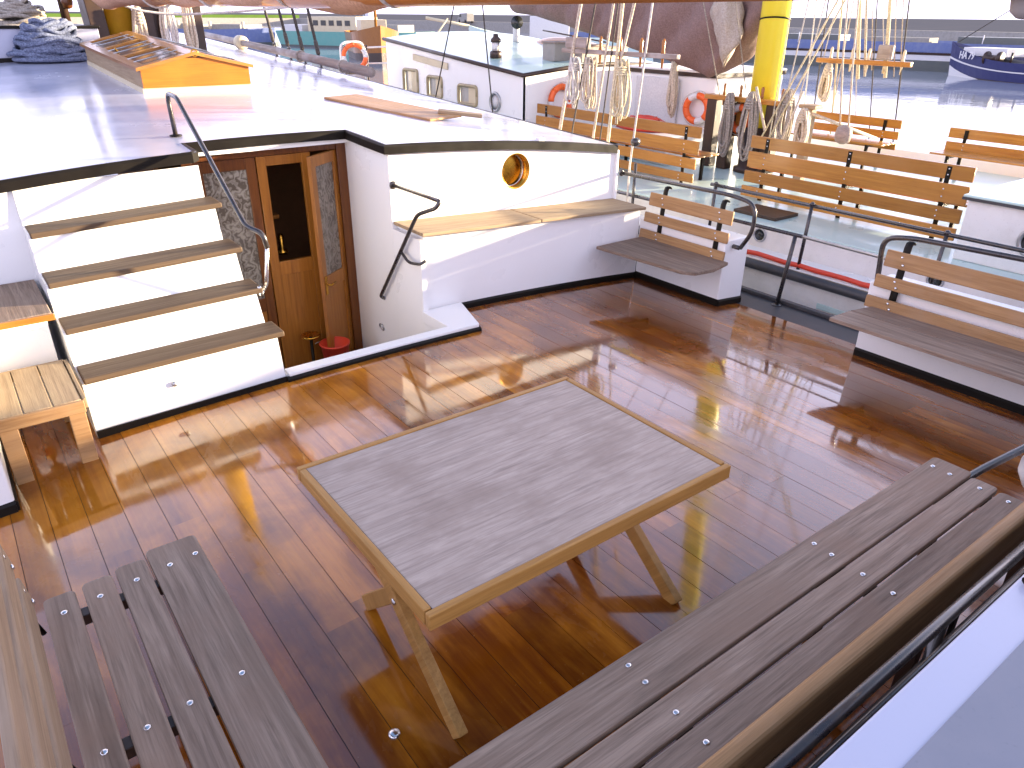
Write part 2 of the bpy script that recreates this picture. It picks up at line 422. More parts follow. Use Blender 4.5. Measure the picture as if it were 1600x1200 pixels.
tag(prism('grass_bank', [(-1400, 310), (112, 272), (118, 290), (-1400, 330)], .4, 1.6, 'grass'), 'green grass bank on the far shore', kind='structure')

# ------------------------------------------------------------------ ship deck with planks
def camber_sheet(name, x0, x1, y0, y1, dz, mat, parent=None, n=24):
    V = []; F = []
    for i in range(n + 1):
        x = x0 + (x1 - x0) * i / n; z = zd(x) + dz
        V += [(x, y0, z), (x, y1, z), (x, y0, z - .05), (x, y1, z - .05)]
    for i in range(n):
        a = i * 4; b = a + 4
        F += [(a, b, b + 1, a + 1), (a + 2, a + 3, b + 3, b + 2), (a, a + 2, b + 2, b), (a + 1, b + 1, b + 3, a + 3)]
    return mesh(name, V, F, mat, parent)
# the caulked bed is cut round the companionway well
deck = camber_sheet('ship_deck', -1.6, 1.58, -2.6, 5.36, -.005, 'caulk')
tag(deck, 'wet varnished plank deck of the sailing barge', kind='structure')
camber_sheet('caulked_bed', 1.58, 3.12, -2.6, 4.86, -.005, 'caulk', deck, 12)
camber_sheet('caulked_bed', 3.12, 6.0, -2.6, 5.36, -.005, 'caulk', deck, 16)
PW = .168
row = 0
x = -1.55
LENS = [1.55, 2.1, 2.65, 3.2]
while x < 5.95:
    xm = x + PW / 2
    yend = 4.84 if 1.50 < xm < 3.16 else 5.34
    y = -2.2 - rnd.choice([0, .5, 1.1, 1.7])
    while y < yend:
        ln = rnd.choice(LENS); y1 = min(y + ln, yend)
        if yend - y1 < .5: y1 = yend
        if y1 > .9:
            sl_ = math.atan(-2 * KC * (xm - XC))
            ln_ = round(y1 - y - .004, 2)
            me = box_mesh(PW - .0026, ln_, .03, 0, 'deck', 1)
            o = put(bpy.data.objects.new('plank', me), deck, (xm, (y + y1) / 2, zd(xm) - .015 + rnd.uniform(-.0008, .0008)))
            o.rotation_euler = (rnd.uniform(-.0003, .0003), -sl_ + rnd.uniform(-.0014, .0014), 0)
        y = y1
    x += PW; row += 1

# ------------------------------------------------------------------ hull of this ship
hl = thing('own_hull', (6.3, 3, -1.3), 'black covering board and white hull side of the barge below the gate', 'hull')
V = []; F = []
box('covering_board', 6.0, 6.42, -2.6, 7.5, -.30, -.176, 'deck_black', hl, .006)
box('toe_rail', 6.36, 6.42, -2.6, 7.5, -.176, -.135, 'deck_black', hl, .008)
box('hull_side', 6.20, 6.40, -2.6, 14, -2.0, -.30, 'hull_white', hl, .0)

# ------------------------------------------------------------------ deckhouse
dh = thing('deckhouse', (2.9, 7, 0), 'white deckhouse with black edged roof, companionway doors and brass porthole', 'deckhouse')
def yfront(x): return 6.2 if x < 1.6 else (6.55 if x < 3.02 else 5.8)
def roof():
    V = []; F = []
    segs = [(-1.1, 1.6, 6.2), (1.6, 3.02, 6.55), (3.02, 5.77, 5.8)]
    ys_back = 21.0
    for (a, b, yf) in segs:
        nx = 9; ny = 14; base = len(V)
        for j in range(ny + 1):
            y = yf + (ys_back - yf) * j / ny
            for i in range(nx + 1):
                xx = a + (b - a) * i / nx
                V.append((xx, y, zr(xx, y)))
        for j in range(ny):
            for i in range(nx):
                p = base + j * (nx + 1) + i; F.append((p, p + 1, p + nx + 2, p + nx + 1))
    o = mesh('roof', V, F, 'roof_white', dh, True)
    return o
roof()
def edge_strip(name, pts, h, out, mat, parent, zf, drop=0.0):
    """upright strip following plan points with its top at zf(x, y)"""
    P = []
    for (ax, ay), (bx_, by) in zip(pts[:-1], pts[1:]):
        n = max(1, int(math.hypot(bx_ - ax, by - ay) / .3))
        P += [(ax + (bx_ - ax) * k / n, ay + (by - ay) * k / n) for k in range(n)]
    P.append(pts[-1])
    V = []; F = []
    for i, (px_, py_) in enumerate(P):
        a = P[max(i - 1, 0)]; b = P[min(i + 1, len(P) - 1)]
        t = Vector((b[0] - a[0], b[1] - a[1])).normalized(); nrm = Vector((t.y, -t.x))
        z = zf(px_, py_) - drop
        q = (px_ + nrm.x * out, py_ + nrm.y * out); q2 = (px_ - nrm.x * .02, py_ - nrm.y * .02)
        V += [(q[0], q[1], z - .012), (q[0], q[1], z - h), (q2[0], q2[1], z - h), (q2[0], q2[1], z + .004), (q[0] - nrm.x * .012, q[1] - nrm.y * .012, z + .006)]
    for i in range(len(P) - 1):
        for k in range(5):
            l = (k + 1) % 5; F.append((i * 5 + k, i * 5 + l, (i + 1) * 5 + l, (i + 1) * 5 + k))
    F.append((0, 1, 2, 3, 4)); F.append(tuple((len(P) - 1) * 5 + k for k in (4, 3, 2, 1, 0)))
    return mesh(name, V, F, mat, parent)
edge_strip('roof_trim', [(-1.1, 6.2), (1.56, 6.2), (1.6, 6.24), (1.6, 6.55), (3.02, 6.55), (3.02, 5.8), (5.73, 5.8), (5.77, 5.84), (5.77, 21.0)], .075, .022, 'black', dh, zr)
box('roof_seam', 1.985, 2.005, 6.9, 12.8, 1.60, 1.606, 'galv', dh, 0).rotation_euler = (math.atan(.048), 0, 0)
ORG  # seam follows the sheer of the roof
# walls
def wall_curved(name, x0, x1, y, th, z0, mat, parent, skip=None, n=14):
    V = []; F = []
    for i in range(n + 1):
        xx = x0 + (x1 - x0) * i / n; zt = zr(xx, y) - .02
        V += [(xx, y, z0), (xx, y, zt), (xx, y + th, z0), (xx, y + th, zt)]
    for i in range(n):
        a = i * 4; b = a + 4
        F += [(a, b, b + 1, a + 1), (a + 2, a + 3, b + 3, b + 2), (a + 1, b + 1, b + 3, a + 3), (a, a + 2, b + 2, b)]
    F += [(0, 1, 3, 2), (n * 4, n * 4 + 2, n * 4 + 3, n * 4 + 1)]
    return mesh(name, V, F, mat, parent)
wall_curved('wall', 3.10, 4.08, 5.82, .05, .55, 'white', dh)
wall_curved('wall', 4.74, 5.75, 5.82, .05, .40, 'white', dh)
def port_panel(cx, cz, r, x0, x1, y, z0, th):
    n = 40; V = []; F = []
    for k in range(n):
        a = 2 * math.pi * k / n; ca, sa = math.cos(a), math.sin(a)
        hw = (x1 - x0) / 2; mx = (x0 + x1) / 2
        zt = lambda xx: zr(xx, y) - .02
        s = 1e9
        if abs(ca) > 1e-6: s = min(s, ((x1 if ca > 0 else x0) - cx) / ca)
        if abs(sa) > 1e-6: s = min(s, ((1.37 if sa > 0 else z0) - cz) / sa)
        ex, ez = cx + ca * s, cz + sa * s
        if sa > 0 and ez > 1.30: ez = zt(ex)
        V += [(ex, y, ez), (cx + ca * r, y, cz + sa * r), (cx + ca * r, y + th, cz + sa * r)]
    for k in range(n):
        l = (k + 1) % n
        F += [(k * 3, l * 3, l * 3 + 1, k * 3 + 1), (k * 3 + 1, l * 3 + 1, l * 3 + 2, k * 3 + 2)]
    return mesh('wall', V, F, 'white', dh)
PX, PZ = 4.42, 1.045
port_panel(PX, PZ, .17, 4.08, 4.74, 5.82, .50, .12)
box('wall', 4.05, 4.12, 5.821, 5.87, .5, 1.36, 'white', dh, 0); box('wall', 4.70, 4.77, 5.821, 5.87, .45, 1.33, 'white', dh, 0)
ph = torus('porthole', (PX, 5.835, PZ), .165, .014, 'brass', dh, (0, 1, 0), 36)
lathe('barrel', (PX, 5.845, PZ), [(.168, 0), (.168, .11), (.150, .11), (.150, 0), (.168, 0)], 'brass', ph, (0, 1, 0), 36, True, False)
lathe('deadlight', (PX - .012, 5.93, PZ), [(.145, 0), (.15, -.012), (.135, -.016), (.03, -.022), (0, -.024)], 'brass', ph, (0, 1, 0), 36)
torus('glass_ring', (PX, 5.905, PZ), .150, .006, 'steel', ph, (0, 1, 0), 36)
box('wall', 5.70, 5.75, 5.87, 14.0, -.3, 1.12, 'white', dh, 0)
V = []
for j in range(13):
    y = 5.87 + j * (21 - 5.87) / 12; V += [(5.752, y, -.3), (5.752, y, zr(5.77, y) - .03)]
mesh('wall', V, [(2 * j, 2 * j + 2, 2 * j + 3, 2 * j + 1) for j in range(12)], 'white', dh)
box('corner_post', 5.735, 5.775, 5.79, 5.83, .45, 1.13, 'white', dh, .012)
wall_curved('wall', -1.1, .34, 6.225, .05, -.2, 'white', dh)
wall_curved('lintel', 1.6, 3.05, 6.57, .06, 1.335, 'white', dh)
# companionway well
box('well_wall', 3.05, 3.10, 5.818, 6.74, -1.0, 1.40, 'white', dh, 0)
box('well_wall', 3.05, 3.10, 5.34, 5.816, -1.0, .69, 'white', dh, 0)
box('well_wall', 3.05, 3.10, 4.87, 5.34, -1.0, .030, 'white', dh, 0)
box('well_wall', 1.6, 3.05, 4.87, 4.92, -1.0, .030, 'white', dh, 0)
box('well_floor', 1.55, 3.1, 4.8, 6.75, -1.05, -1.0, 'mahogany', dh, 0)
prism('coaming', [(1.62, 4.825), (3.29, 4.825), (3.455, 5.355), (3.04, 5.355), (3.04, 4.93), (1.62, 4.93)], -.05, .055, 'white', dh, .006)
edge_strip('coaming_trim', [(1.60, 4.823), (3.30, 4.823), (3.468, 5.36)], .055, .012, 'black', dh, lambda x, y: zd(x) + .032)
torus('wall_ring', (3.042, 6.16, -.36), .035, .008, 'galv', dh, (1, 0, .3), 18)
# door wall
DY = 6.70
box('door_frame', 1.58, 1.66, DY - .03, DY + .05, -1.0, 1.36, 'mahogany', dh, .003)
box('door_frame', 2.96, 3.05, DY - .05, DY + .05, -1.0, 1.36, 'mahogany', dh, .003)
box('door_frame', 1.66, 2.96, DY - .03, DY + .05, 1.27, 1.36, 'mahogany', dh, .003)
box('interior_back', 1.4, 3.4, 8.4, 8.45, -1.2, 1.4, 'interior', dh, 0)
box('interior_side', 1.38, 1.42, DY + .06, 8.4, -1.2, 1.4, 'interior', dh, 0); box('interior_side', 3.38, 3.42, DY + .06, 8.4, -1.2, 1.4, 'interior', dh, 0)
box('interior_floor', 1.42, 3.38, DY + .06, 8.4, -1.25, -1.2, 'interior', dh, 0)
box('chart_table', 2.1, 2.5, 7.1, 7.6, .60, .64, 'mahogany_light', dh, .005)
lathe('interior_lamp', (2.45, 7.0, .28), [(.05, 0), (.06, .03), (.02, .05), (.03, .16), (.012, .2)], 'brass', dh)
def leaf(x0, x1, label, pane, zlo, zhi, open_angle=0, hinge=None, mat='mahogany', st=.085, handle=False):
    d = thing('door', ((x0 + x1) / 2, DY, -1.0), None, None); d.parent = dh; d.location = Vector(((x0 + x1) / 2, DY, -1.0)) - ORG[dh.name]
    if label: d['label'] = label
    parts = [box('stile', x0, x0 + st, DY - .02, DY + .02, -1.0, 1.265, mat, d, .004), box('stile', x1 - st, x1, DY - .02, DY + .02, -1.0, 1.265, mat, d, .004),
             box('rail', x0 + st, x1 - st, DY - .018, DY + .018, zhi, 1.265, mat, d, .003), box('rail', x0 + st, x1 - st, DY - .018, DY + .018, zlo - .13, zlo, mat, d, .003),
             box('rail', x0 + st, x1 - st, DY - .018, DY + .018, -1.0, -.85, mat, d, .003), box('panel', x0 + st, x1 - st, DY - .008, DY + .008, -.85, zlo - .13, 'mahogany_light', d, .003)]
    if pane: parts.append(box('pane', x0 + st, x1 - st, DY - .004, DY + .004, zlo, zhi, pane, d, 0))
    if handle:
        parts.append(box('handle_plate', x0 + .025, x0 + .06, DY - .026, DY - .02, -.02, .16, 'brass', d, .002))
        parts.append(tube('handle', [(x0 + .042, DY - .02, .08), (x0 + .042, DY - .07, .08), (x0 + .13, DY - .07, .085)], .009, 'brass', d, 8, False, .015))
    if open_angle:
        hp = Vector((hinge, DY, -1.0)); ro = Matrix.Rotation(R(open_angle), 4, 'Z')
        old = ORG[d.name].copy(); new = hp + ro.to_3x3() @ (old - hp)
        d.location = new - ORG[dh.name]; d.rotation_euler = (0, 0, R(open_angle))
    return d
leaf(1.66, 2.20, 'left mahogany door leaf with etched glass', 'etched', -.02, 1.17)
leaf(2.21, 2.71, 'middle mahogany leaf with its upper half open to the dark cabin', None, .30, 1.18, mat='mahogany_light')
leaf(2.50, 2.96, 'right door leaf with etched glass standing ajar', 'etched', .15, 1.17, 36, 2.96, 'mahogany_light', .075, True)

# ------------------------------------------------------------------ stairs onto the roof
st = thing('stairway', (.97, 5.5, 0), 'white boarded stairway with four bare wooden treads up to the roof', 'stairs')
prof = [(4.84, -.06), (4.925, .335), (5.14, .335), (5.255, .565), (5.50, .565), (5.60, .79), (5.87, .79), (5.945, 1.06), (6.19, 1.06), (6.215, 1.33), (6.23, 1.33), (6.23, -.06)]
camst = lambda x: zd(x) * .6
V = [(xx, y, z + camst(xx)) for xx in (.34, 1.6) for y, z in prof]; n = len(prof)
mesh('riser_casing', V, [tuple(range(n)), tuple(range(n, 2 * n))[::-1]] + [(i, n + i, n + (i + 1) % n, (i + 1) % n) for i in range(n)], 'white', st)
for kt, (y0, y1, z) in enumerate(((4.885, 5.135, .362), (5.225, 5.495, .592), (5.565, 5.865, .817), (5.905, 6.185, 1.087))):
    o = box('tread', .35, 1.645, y0, y1, z - .040, z, 'teak_mid_X', st, .008)
    tl_ = .012 + .008 * kt; o.rotation_euler = (0, -tl_, 0); o.location.z -= .6 * tl_
box('skirting', .34, 1.60, 4.828, 4.838, -.06, .02, 'black', st, 0).rotation_euler = (0, -.025, 0)
lathe('drain_plug', (.86, 4.885, .17), [(.02, 0), (.018, .008), (0, .01)], 'galv', st, (0, -1, .2), 14)

# left cabin bench beside the stairs
cb = thing('cabin_bench', (-.4, 5.7, 0), 'dark weathered plank seat on white box left of the stairs', 'bench', 'benches against the deckhouse')
box('base', -1.1, .28, 5.42, 6.22, -.2, .615, 'white', cb, .004)
for i in range(4):
    box('seat_board', -1.06 + i * .345, -1.06 + i * .345 + .340, 5.37, 6.2, .617, .65, 'teak_grey_Y', cb, .005)
box('seat_edge', -1.07, .325, 5.345, 5.368, .605, .648, 'varnish_X', cb, .004)
# right cabin bench
cbr = thing('cabin_bench', (4.4, 5.6, 0), 'pale bare wood seat on white box under the porthole', 'bench', 'benches against the deckhouse')
V = []; F = []
sz = lambda x: .725 - .050 * (x - 3.08)
prism('base', [(3.10, 5.375), (5.72, 5.375), (5.72, 5.815), (3.10, 5.815)], -.4, lambda x, y: sz(x) - .004, 'white', cbr)
for a, b in ((3.06, 4.335), (4.345, 5.74)):
    o = prism('seat_board', [(a, 5.31), (b, 5.31), (b, 5.815), (a, 5.815)], lambda x, y: sz(x), lambda x, y: sz(x) + .03, 'teak_pale_X', cbr, .005)
edge_strip('skirting', [(3.47, 5.372), (5.72, 5.372)], .075, .010, 'black', cbr, lambda x, y: zd(x) + .05)

# ------------------------------------------------------------------ handrails by the companionway
hr = thing('stair_handrail', (1.66, 6.0, .5), 'tall bent black steel handrail from roof down beside the stairs', 'handrail')
tube('rail', [(1.63, 6.86, 1.44), (1.63, 6.90, 1.74), (1.63, 6.86, 1.80), (1.63, 6.62, 1.79), (1.63, 5.35, 1.02), (1.70, 5.22, .99), (1.72, 5.22, .88)], .019, 'tube_black', hr, 10, False, .06)
tube('end_loop', [(1.72, 5.22, .90), (1.70, 5.30, .58), (1.67, 5.33, .52), (1.64, 5.27, .52), (1.625, 5.24, .60)], .014, 'steel', hr, 10, False, .05)
lathe('foot_flange', (1.63, 6.86, 1.468), [(.05, 0), (.05, .008), (.03, .012)], 'black', hr)
gr = thing('grab_rail', (3.1, 5.6, 0), 'cranked black steel grab rail beside the companionway and bench', 'handrail')
tube('rail', [(3.075, 5.80, 1.07), (3.07, 5.03, 1.075), (3.04, 5.05, 1.02), (3.0, 5.28, .93), (3.0, 6.05, .0), (3.05, 6.08, -.04)], .017, 'tube_black', gr, 10, False, .06)
tube('bracket', [(3.0, 5.60, .55), (2.99, 5.45, .48), (3.02, 5.30, .50), (3.06, 5.28, .53)], .013, 'tube_black', gr, 8, False, .06)
lathe('flange', (3.078, 5.812, 1.07), [(.035, 0), (.035, -.01), (.02, -.014)], 'tube_black', gr, (0, 1, 0), 14)

# ------------------------------------------------------------------ lockers along the sides (white plinths)
def locker(x0, x1, y0, y1, z1, label, trims):
    t = thing('side_locker', ((x0 + x1) / 2, (y0 + y1) / 2, -.15), label, 'locker', 'white lockers along the deck sides')
    box('body', x0, x1, y0, y1, -.35, z1, 'white', t, .012)
    for a, b in trims: edge_strip('skirting', [a, b], .085, .010, 'black', t, lambda x, y: zd(x) + .062)
    return t
locker(5.72, 6.08, 4.25, 5.37, .50, 'short white locker behind the small bench in the corner', [((5.718, 5.365), (5.718, 4.25)), ((5.72, 4.248), (6.08, 4.248))])
locker(5.755, 6.08, -1.0, 2.83, .50, 'long white locker behind the long bench on the right', [((5.753, 2.825), (5.753, -1.0))])
t = locker(-1.5, -.165, 4.30, 5.40, .62, 'white locker with black foot left of the step stool', [((-1.5, 4.298), (-.165, 4.298)), ((-.163, 4.30), (-.163, 5.40))])

# ------------------------------------------------------------------ the two wall benches
def wall_bench(label, y0, y1, straps, seat_poly, seat_y):
    t = thing('slatted_bench', (5.6, (y0 + y1) / 2, zd(5.6)), label, 'bench', 'slatted benches fixed to the starboard side')
    for poly in seat_poly: prism('seat_board', poly, .298, .330, 'teak_grey_Y', t, .006)
    tilt = R(7)
    for (z0, z1, dx, e) in ((.655, .785, .045, 0.0), (.485, .585, .020, .03), (.315, .410, -.005, .055)):
        o = box('backrest_slat', 5.675 + dx, 5.703 + dx, y0 - e * 0 - .0, y1 + e, z0, z1, 'teak_warm_Y', t, .007)
        o.rotation_euler = (0, tilt, 0)
        for ys in straps:
            for zz in (z0 + (z1 - z0) * .28, z0 + (z1 - z0) * .72):
                bolt((5.673 + dx + (zz - (z0 + z1) / 2) * math.tan(tilt), ys + (.012 if zz > (z0 + z1) / 2 else -.012), zz), (-1, 0, .12), o)
    for ys in straps:
        o = tube('strap', [(5.70, ys, .28), (5.715, ys, .45), (5.745, ys, .72), (5.755, ys, .82), (5.77, ys, .855), (5.80, ys, .86), (5.815, ys, .84)], .006, 'black', t, 6)
        for v in o.data.vertices: v.co.y *= 5.0
        tube('seat_bracket', [(5.72, ys, .27), (5.30, ys, .285)], .014, 'black', t, 6)
    return t
wall_bench('short slatted bench with three back slats in the deck corner', 4.22, 5.26, (4.36, 5.08), [[(5.03, 5.28), (5.11, 4.24), (5.18, 4.13), (5.40, 4.10), (5.68, 4.16), (5.69, 5.28)]], 0)
wall_bench('long slatted bench with three back slats at the right edge', 1.28, 2.74, (1.42, 2.60), [[(5.17, 2.79), (5.165, 1.25), (5.44, 1.25), (5.44, 2.78)], [(5.448, 2.78), (5.448, 1.25), (5.70, 1.25), (5.70, 2.72)]], 0)

# ------------------------------------------------------------------ rails along the side
rl = thing('side_rail', (5.85, 5, 0), 'black tube rail above the short bench, curving down to its locker', 'railing')
tube('rail', [(5.83, 5.80, .885), (5.83, 4.32, .905), (5.83, 4.06, .87), (5.83, 4.05, .62), (5.83, 4.16, .44)], .020, 'tube_black', rl, 10, False, .16)
lathe('flange', (5.83, 5.80, .885), [(.035, 0), (.035, -.012), (.02, -.016)], 'tube_black', rl, (0, 1, 0), 12)
tube('foot', [(5.83, 4.17, .44), (5.83, 4.24, .44)], .022, 'tube_black', rl, 8)
rg = thing('gate_rail', (6.3, 4.5, -.18), 'low black tube rail with one post across the boarding gate', 'railing')
tube('rail', [(6.30, 6.3, .535), (6.30, 3.83, .552)], .018, 'tube_black', rg, 10)
tube('gate_bar', [(6.30, 3.83, .552), (6.30, 1.5, .53)], .015, 'galv', rg, 10)
tube('post', [(6.30, 3.97, -.18), (6.30, 3.90, .55)], .020, 'tube_black', rg, 10)
tube('post', [(6.30, 6.05, -.18), (6.30, 6.05, .9)], .018, 'tube_black', rg, 10)
lathe('post_foot', (6.30, 3.97, -.176), [(.05, 0), (.05, .01), (.025, .015)], 'tube_black', rg)
rr = thing('bench_rail', (5.84, 2, 0), 'black tube rail looping over the long bench at the right edge', 'railing')
tube('rail', [(5.83, 2.80, .36), (5.83, 2.82, .60), (5.83, 2.84, .84), (5.83, 2.62, .885), (5.83, .4, .955)], .021, 'tube_black', rr, 10, False, .14)

# ------------------------------------------------------------------ step stool and tap
ss = thing('step_stool', (.07, 4.9, zd(.07)), 'low slatted wooden step stool at the foot of the stairs', 'stool')
for i in range(3):
    box('top_slat', -.145 + i * .147, -.145 + i * .147 + .141, 4.575, 5.25, .335, .362, 'teak_pale_Y', ss, .005)
box('apron', -.15, .30, 4.55, 4.573, .285, .360, 'teak_warm_X', ss, .004)  # sunlit warmth put into the wood colour of front apron and legs
box('apron', -.15, .30, 5.252, 5.275, .285, .360, 'teak_pale_X', ss, .004)
box('side_edge', .297, .318, 4.575, 5.25, .30, .364, 'teak_pale_Y', ss, .004)
for xa in (-.14, .205):
    for ya in (4.575, 5.20):
        box('leg', xa, xa + .09, ya, ya + .04, zd(xa), .334, 'teak_warm_X', ss, .004)
tp = thing('water_tap', (.05, 5.36, .1), 'brass tap with hose end under the step stool', 'tap')
tube('spout', [(.05, 5.41, .22), (.05, 5.28, .22), (.05, 5.24, .14)], .018, 'brass', tp, 10, False, .04)
lathe('wheel', (.05, 5.32, .25), [(.012, 0), (.012, .03), (.045, .035), (.045, .05), (0, .052)], 'brass', tp)
lathe('collar', (.05, 5.37, .22), [(.035, 0), (.035, .05), (.022, .05)], 'brass', tp, (0, 1, 0))
lathe('red_cap', (.05, 5.24, .10), [(.022, 0), (.022, .04), (.01, .042)], 'red', tp)
box('well_step', 2.15, 3.04, 5.95, 6.62, -1.0, -.78, 'mahogany', dh, .006)
bk = thing('bucket', (2.60, 6.33, -.78), 'red bucket standing in the companionway well', 'bucket')
lathe('pail', (2.62, 6.36, -.78), [(.10, 0), (.14, .28), (.148, .28), (.148, .295), (.135, .295), (.096, .01)], 'red', bk)
tube('bail', [(2.62 + .145 * math.cos(a), 6.36 + .14, -.50 - .02 + .02 * math.sin(a)) for a in [math.pi * k / 12 for k in range(13)]], .004, 'galv', bk, 6)
bl = thing('ash_stand', (2.44, 6.5, -.78), 'small brass ash stand inside the companionway', 'stand')
lathe('dish', (2.44, 6.50, -.46), [(.02, 0), (.09, .03), (.095, .05), (.085, .05), (.02, .02)], 'brass', bl)
lathe('stem', (2.44, 6.50, -.78), [(.08, 0), (.08, .015), (.016, .03), (.016, .345)], 'black', bl)

# ------------------------------------------------------------------ the table
tb = thing('deck_table', (1.6, 2.09, 0), 'folding wooden deck table with weathered grey top and framed edge', 'table')
TX0, TX1, TY0, TY1, TZ = .853, 2.338, 1.551, 2.622, .70
box('table_top', TX0 + .03, TX1 - .03, TY0 + .03, TY1 - .03, TZ - .035, TZ - .004, 'table_top', tb, .002)
box('edge_strip', TX0, TX1, TY0, TY0 + .028, TZ - .062, TZ, 'table_edge', tb, .004)
box('edge_strip', TX0, TX1, TY1 - .028, TY1, TZ - .062, TZ, 'table_edge', tb, .004)
box('edge_strip', TX0, TX0 + .028, TY0 + .034, TY1 - .034, TZ - .062, TZ + .001, 'table_edge_y', tb, .004)
box('edge_strip', TX1 - .028, TX1, TY0 + .034, TY1 - .034, TZ - .062, TZ + .001, 'table_edge_y', tb, .004)
def leg_board(xc, ya, za, yb, zb, w=.075, th=.042):
    d = Vector((0, yb - ya, zb - za)); ln = d.length
    me = box_mesh(th, w, ln, .005, 'table_edge_y')
    o = put(bpy.data.objects.new('leg', me), tb, (xc, (ya + yb) / 2, (za + zb) / 2))
    o.rotation_euler = (math.atan2(-d.y, d.z), 0, 0)
    return o
for xc, s in ((.985, 1), (2.155, -1)):
    leg_board(xc, 1.60, .0, 2.40, .63)
    leg_board(xc + s * .046, 2.44, .0, 1.75, .63)
    box('top_batten', xc - .03, xc + .07 * s, 1.66, 2.52, .625, .664, 'table_edge_y', tb, .003)
    lathe('pivot_bolt', (xc - s * .02, 2.03, .345), [(.014, 0), (.014, .006), (0, .008)], 'steel', tb, (-s, 0, 0), 10)
box('stretcher', 1.03, 2.11, 2.17, 2.23, .44, .475, 'table_edge', tb, .004)
lk = mesh('deck_stud', *(lambda: ([], []))(), 'steel') if False else lathe('deck_stud', (.80, 1.775, zd(.8)), [(.022, 0), (.022, .006), (.012, .012), (0, .012)], 'steel')
tag(lk, 'small round steel stud in the deck left of the table leg', 'stud')

# ------------------------------------------------------------------ near bench (right foreground)
nb = thing('slatted_bench', (2, 1.0, 0), 'long grey weathered bench in the right foreground with studded slats', 'bench', 'weathered benches around the table')
def slat(parent, x0, x1, y0, y1, z0, z1, mat, bev=.006, name='seat_slat', r=.022):
    p = []
    for cx_, cy_, a0 in ((x1 - r, y1 - r, 0), (x0 + r, y1 - r, 90), (x0 + r, y0 + r, 180), (x1 - r, y0 + r, 270)):
        p += [(cx_ + r * math.cos(R(a0 + k * 22.5)), cy_ + r * math.sin(R(a0 + k * 22.5))) for k in range(5)]
    return prism(name, p, z0, z1, mat, parent, bev)
for (a, b, xe, bys) in ((1.052, 1.236, 3.575, (1.195, 1.112)), (.918, 1.038, 3.535, (.972,)), (.785, .904, 3.515, (.845,))):
    o = slat(nb, .30, xe, a, b, .418, .45, 'teak_grey_X')
    for bx_ in (.42, 1.39, 2.465, 3.46):
        for by in bys: bolt((bx_ + (by - 1.0) * .06, by, .449), (0, 0, 1), o, 1.15)
for xx in (.42, 1.39, 2.465, 3.46):
    box('cross_bearer', xx - .025, xx + .025, .72, 1.20, .372, .417, 'dark_brown', nb, .003)
    box('leg', xx - .025, xx + .025, 1.08, 1.13, zd(xx), .372, 'dark_brown', nb, .003)
    box('leg', xx - .025, xx + .025, .70, .75, zd(xx), .372, 'dark_brown', nb, .003)
    box('back_strap', xx - .02, xx + .02, .626, .638, .36, .60, 'black', nb, .002)
box('backrest_slat', .25, 3.42, .640, .697, .575, .730, 'teak_warm_X', nb, .022, None, 4)
box('backrest_slat', .25, 3.42, .660, .690, .47, .555, 'teak_warm_X', nb, .010, None, 3)
tr = thing('aft_rail', (2.2, .57, .85), 'scuffed black tube rail behind the near bench', 'railing')
tube('rail', [(-.2, .540, .818), (3.75, .535, .826)], .0175, 'tube_black', tr, 14)
tube('lower_rail', [(-.2, .500, .775), (3.75, .500, .785)], .010, 'tube_black', tr, 8)
for xx in (.3, 2.0, 3.7): tube('post', [(xx, .540, zd(xx)), (xx, .540, .82)], .018, 'tube_black', tr, 8)
# black rail leaving the far end of that bench
er = thing('curved_rail', (3.9, 1.0, .4), 'black tube rail sloping up from the end of the near bench', 'railing')
tube('rail', [(3.40, 1.075, .40), (3.62, 1.06, .425), (4.2, .95, .50), (4.9, .80, .55)], .020, 'tube_black', er, 10, False, .1)
tube('post', [(4.85, .81, .53), (4.85, .81, zd(4.85))], .02, 'tube_black', er, 8)
wb = lathe('mooring_buoy', (3.98, .86, .40), [(.02, -.13), (.09, -.10), (.125, -.03), (.125, .03), (.09, .10), (.03, .13), (.02, .16)], 'white', None, (0, 0, 1), 24)
tag(wb, 'white round buoy hanging beyond the end of the near bench', 'buoy')
# ------------------------------------------------------------------ aft cabin roof
ac = thing('aft_cabin', (2.6, -1, 0), 'white and grey painted cabin top in the lower right corner', 'cabin top')
box('roof', .85, 5.3, -2.2, .462, .86, .90, 'roof_white', ac, .01)
box('grey_panel', .95, 5.2, -2.1, .345, .9, .904, 'grey_paint', ac, .001)
box('wall', .95, 5.2, -2.1, .445, -.1, .86, 'dark_brown', ac, .004)
box('dark_locker', .95, 3.6, .465, .60, -.1, .52, 'dark_brown', ac, .006)
hg = thing('roof_hinge', (2.25, .40, .9), 'black iron hinge on the cabin top in the lower right corner', 'hinge')
tube('knuckle', [(2.235, .435, .918), (2.31, .425, .918)], .014, 'black', hg, 10)
box('flap', 2.14, 2.21, .335, .385, .904, .93, 'black', hg, .012)
box('flap', 2.245, 2.31, .345, .40, .904, .922, 'black', hg, .006)

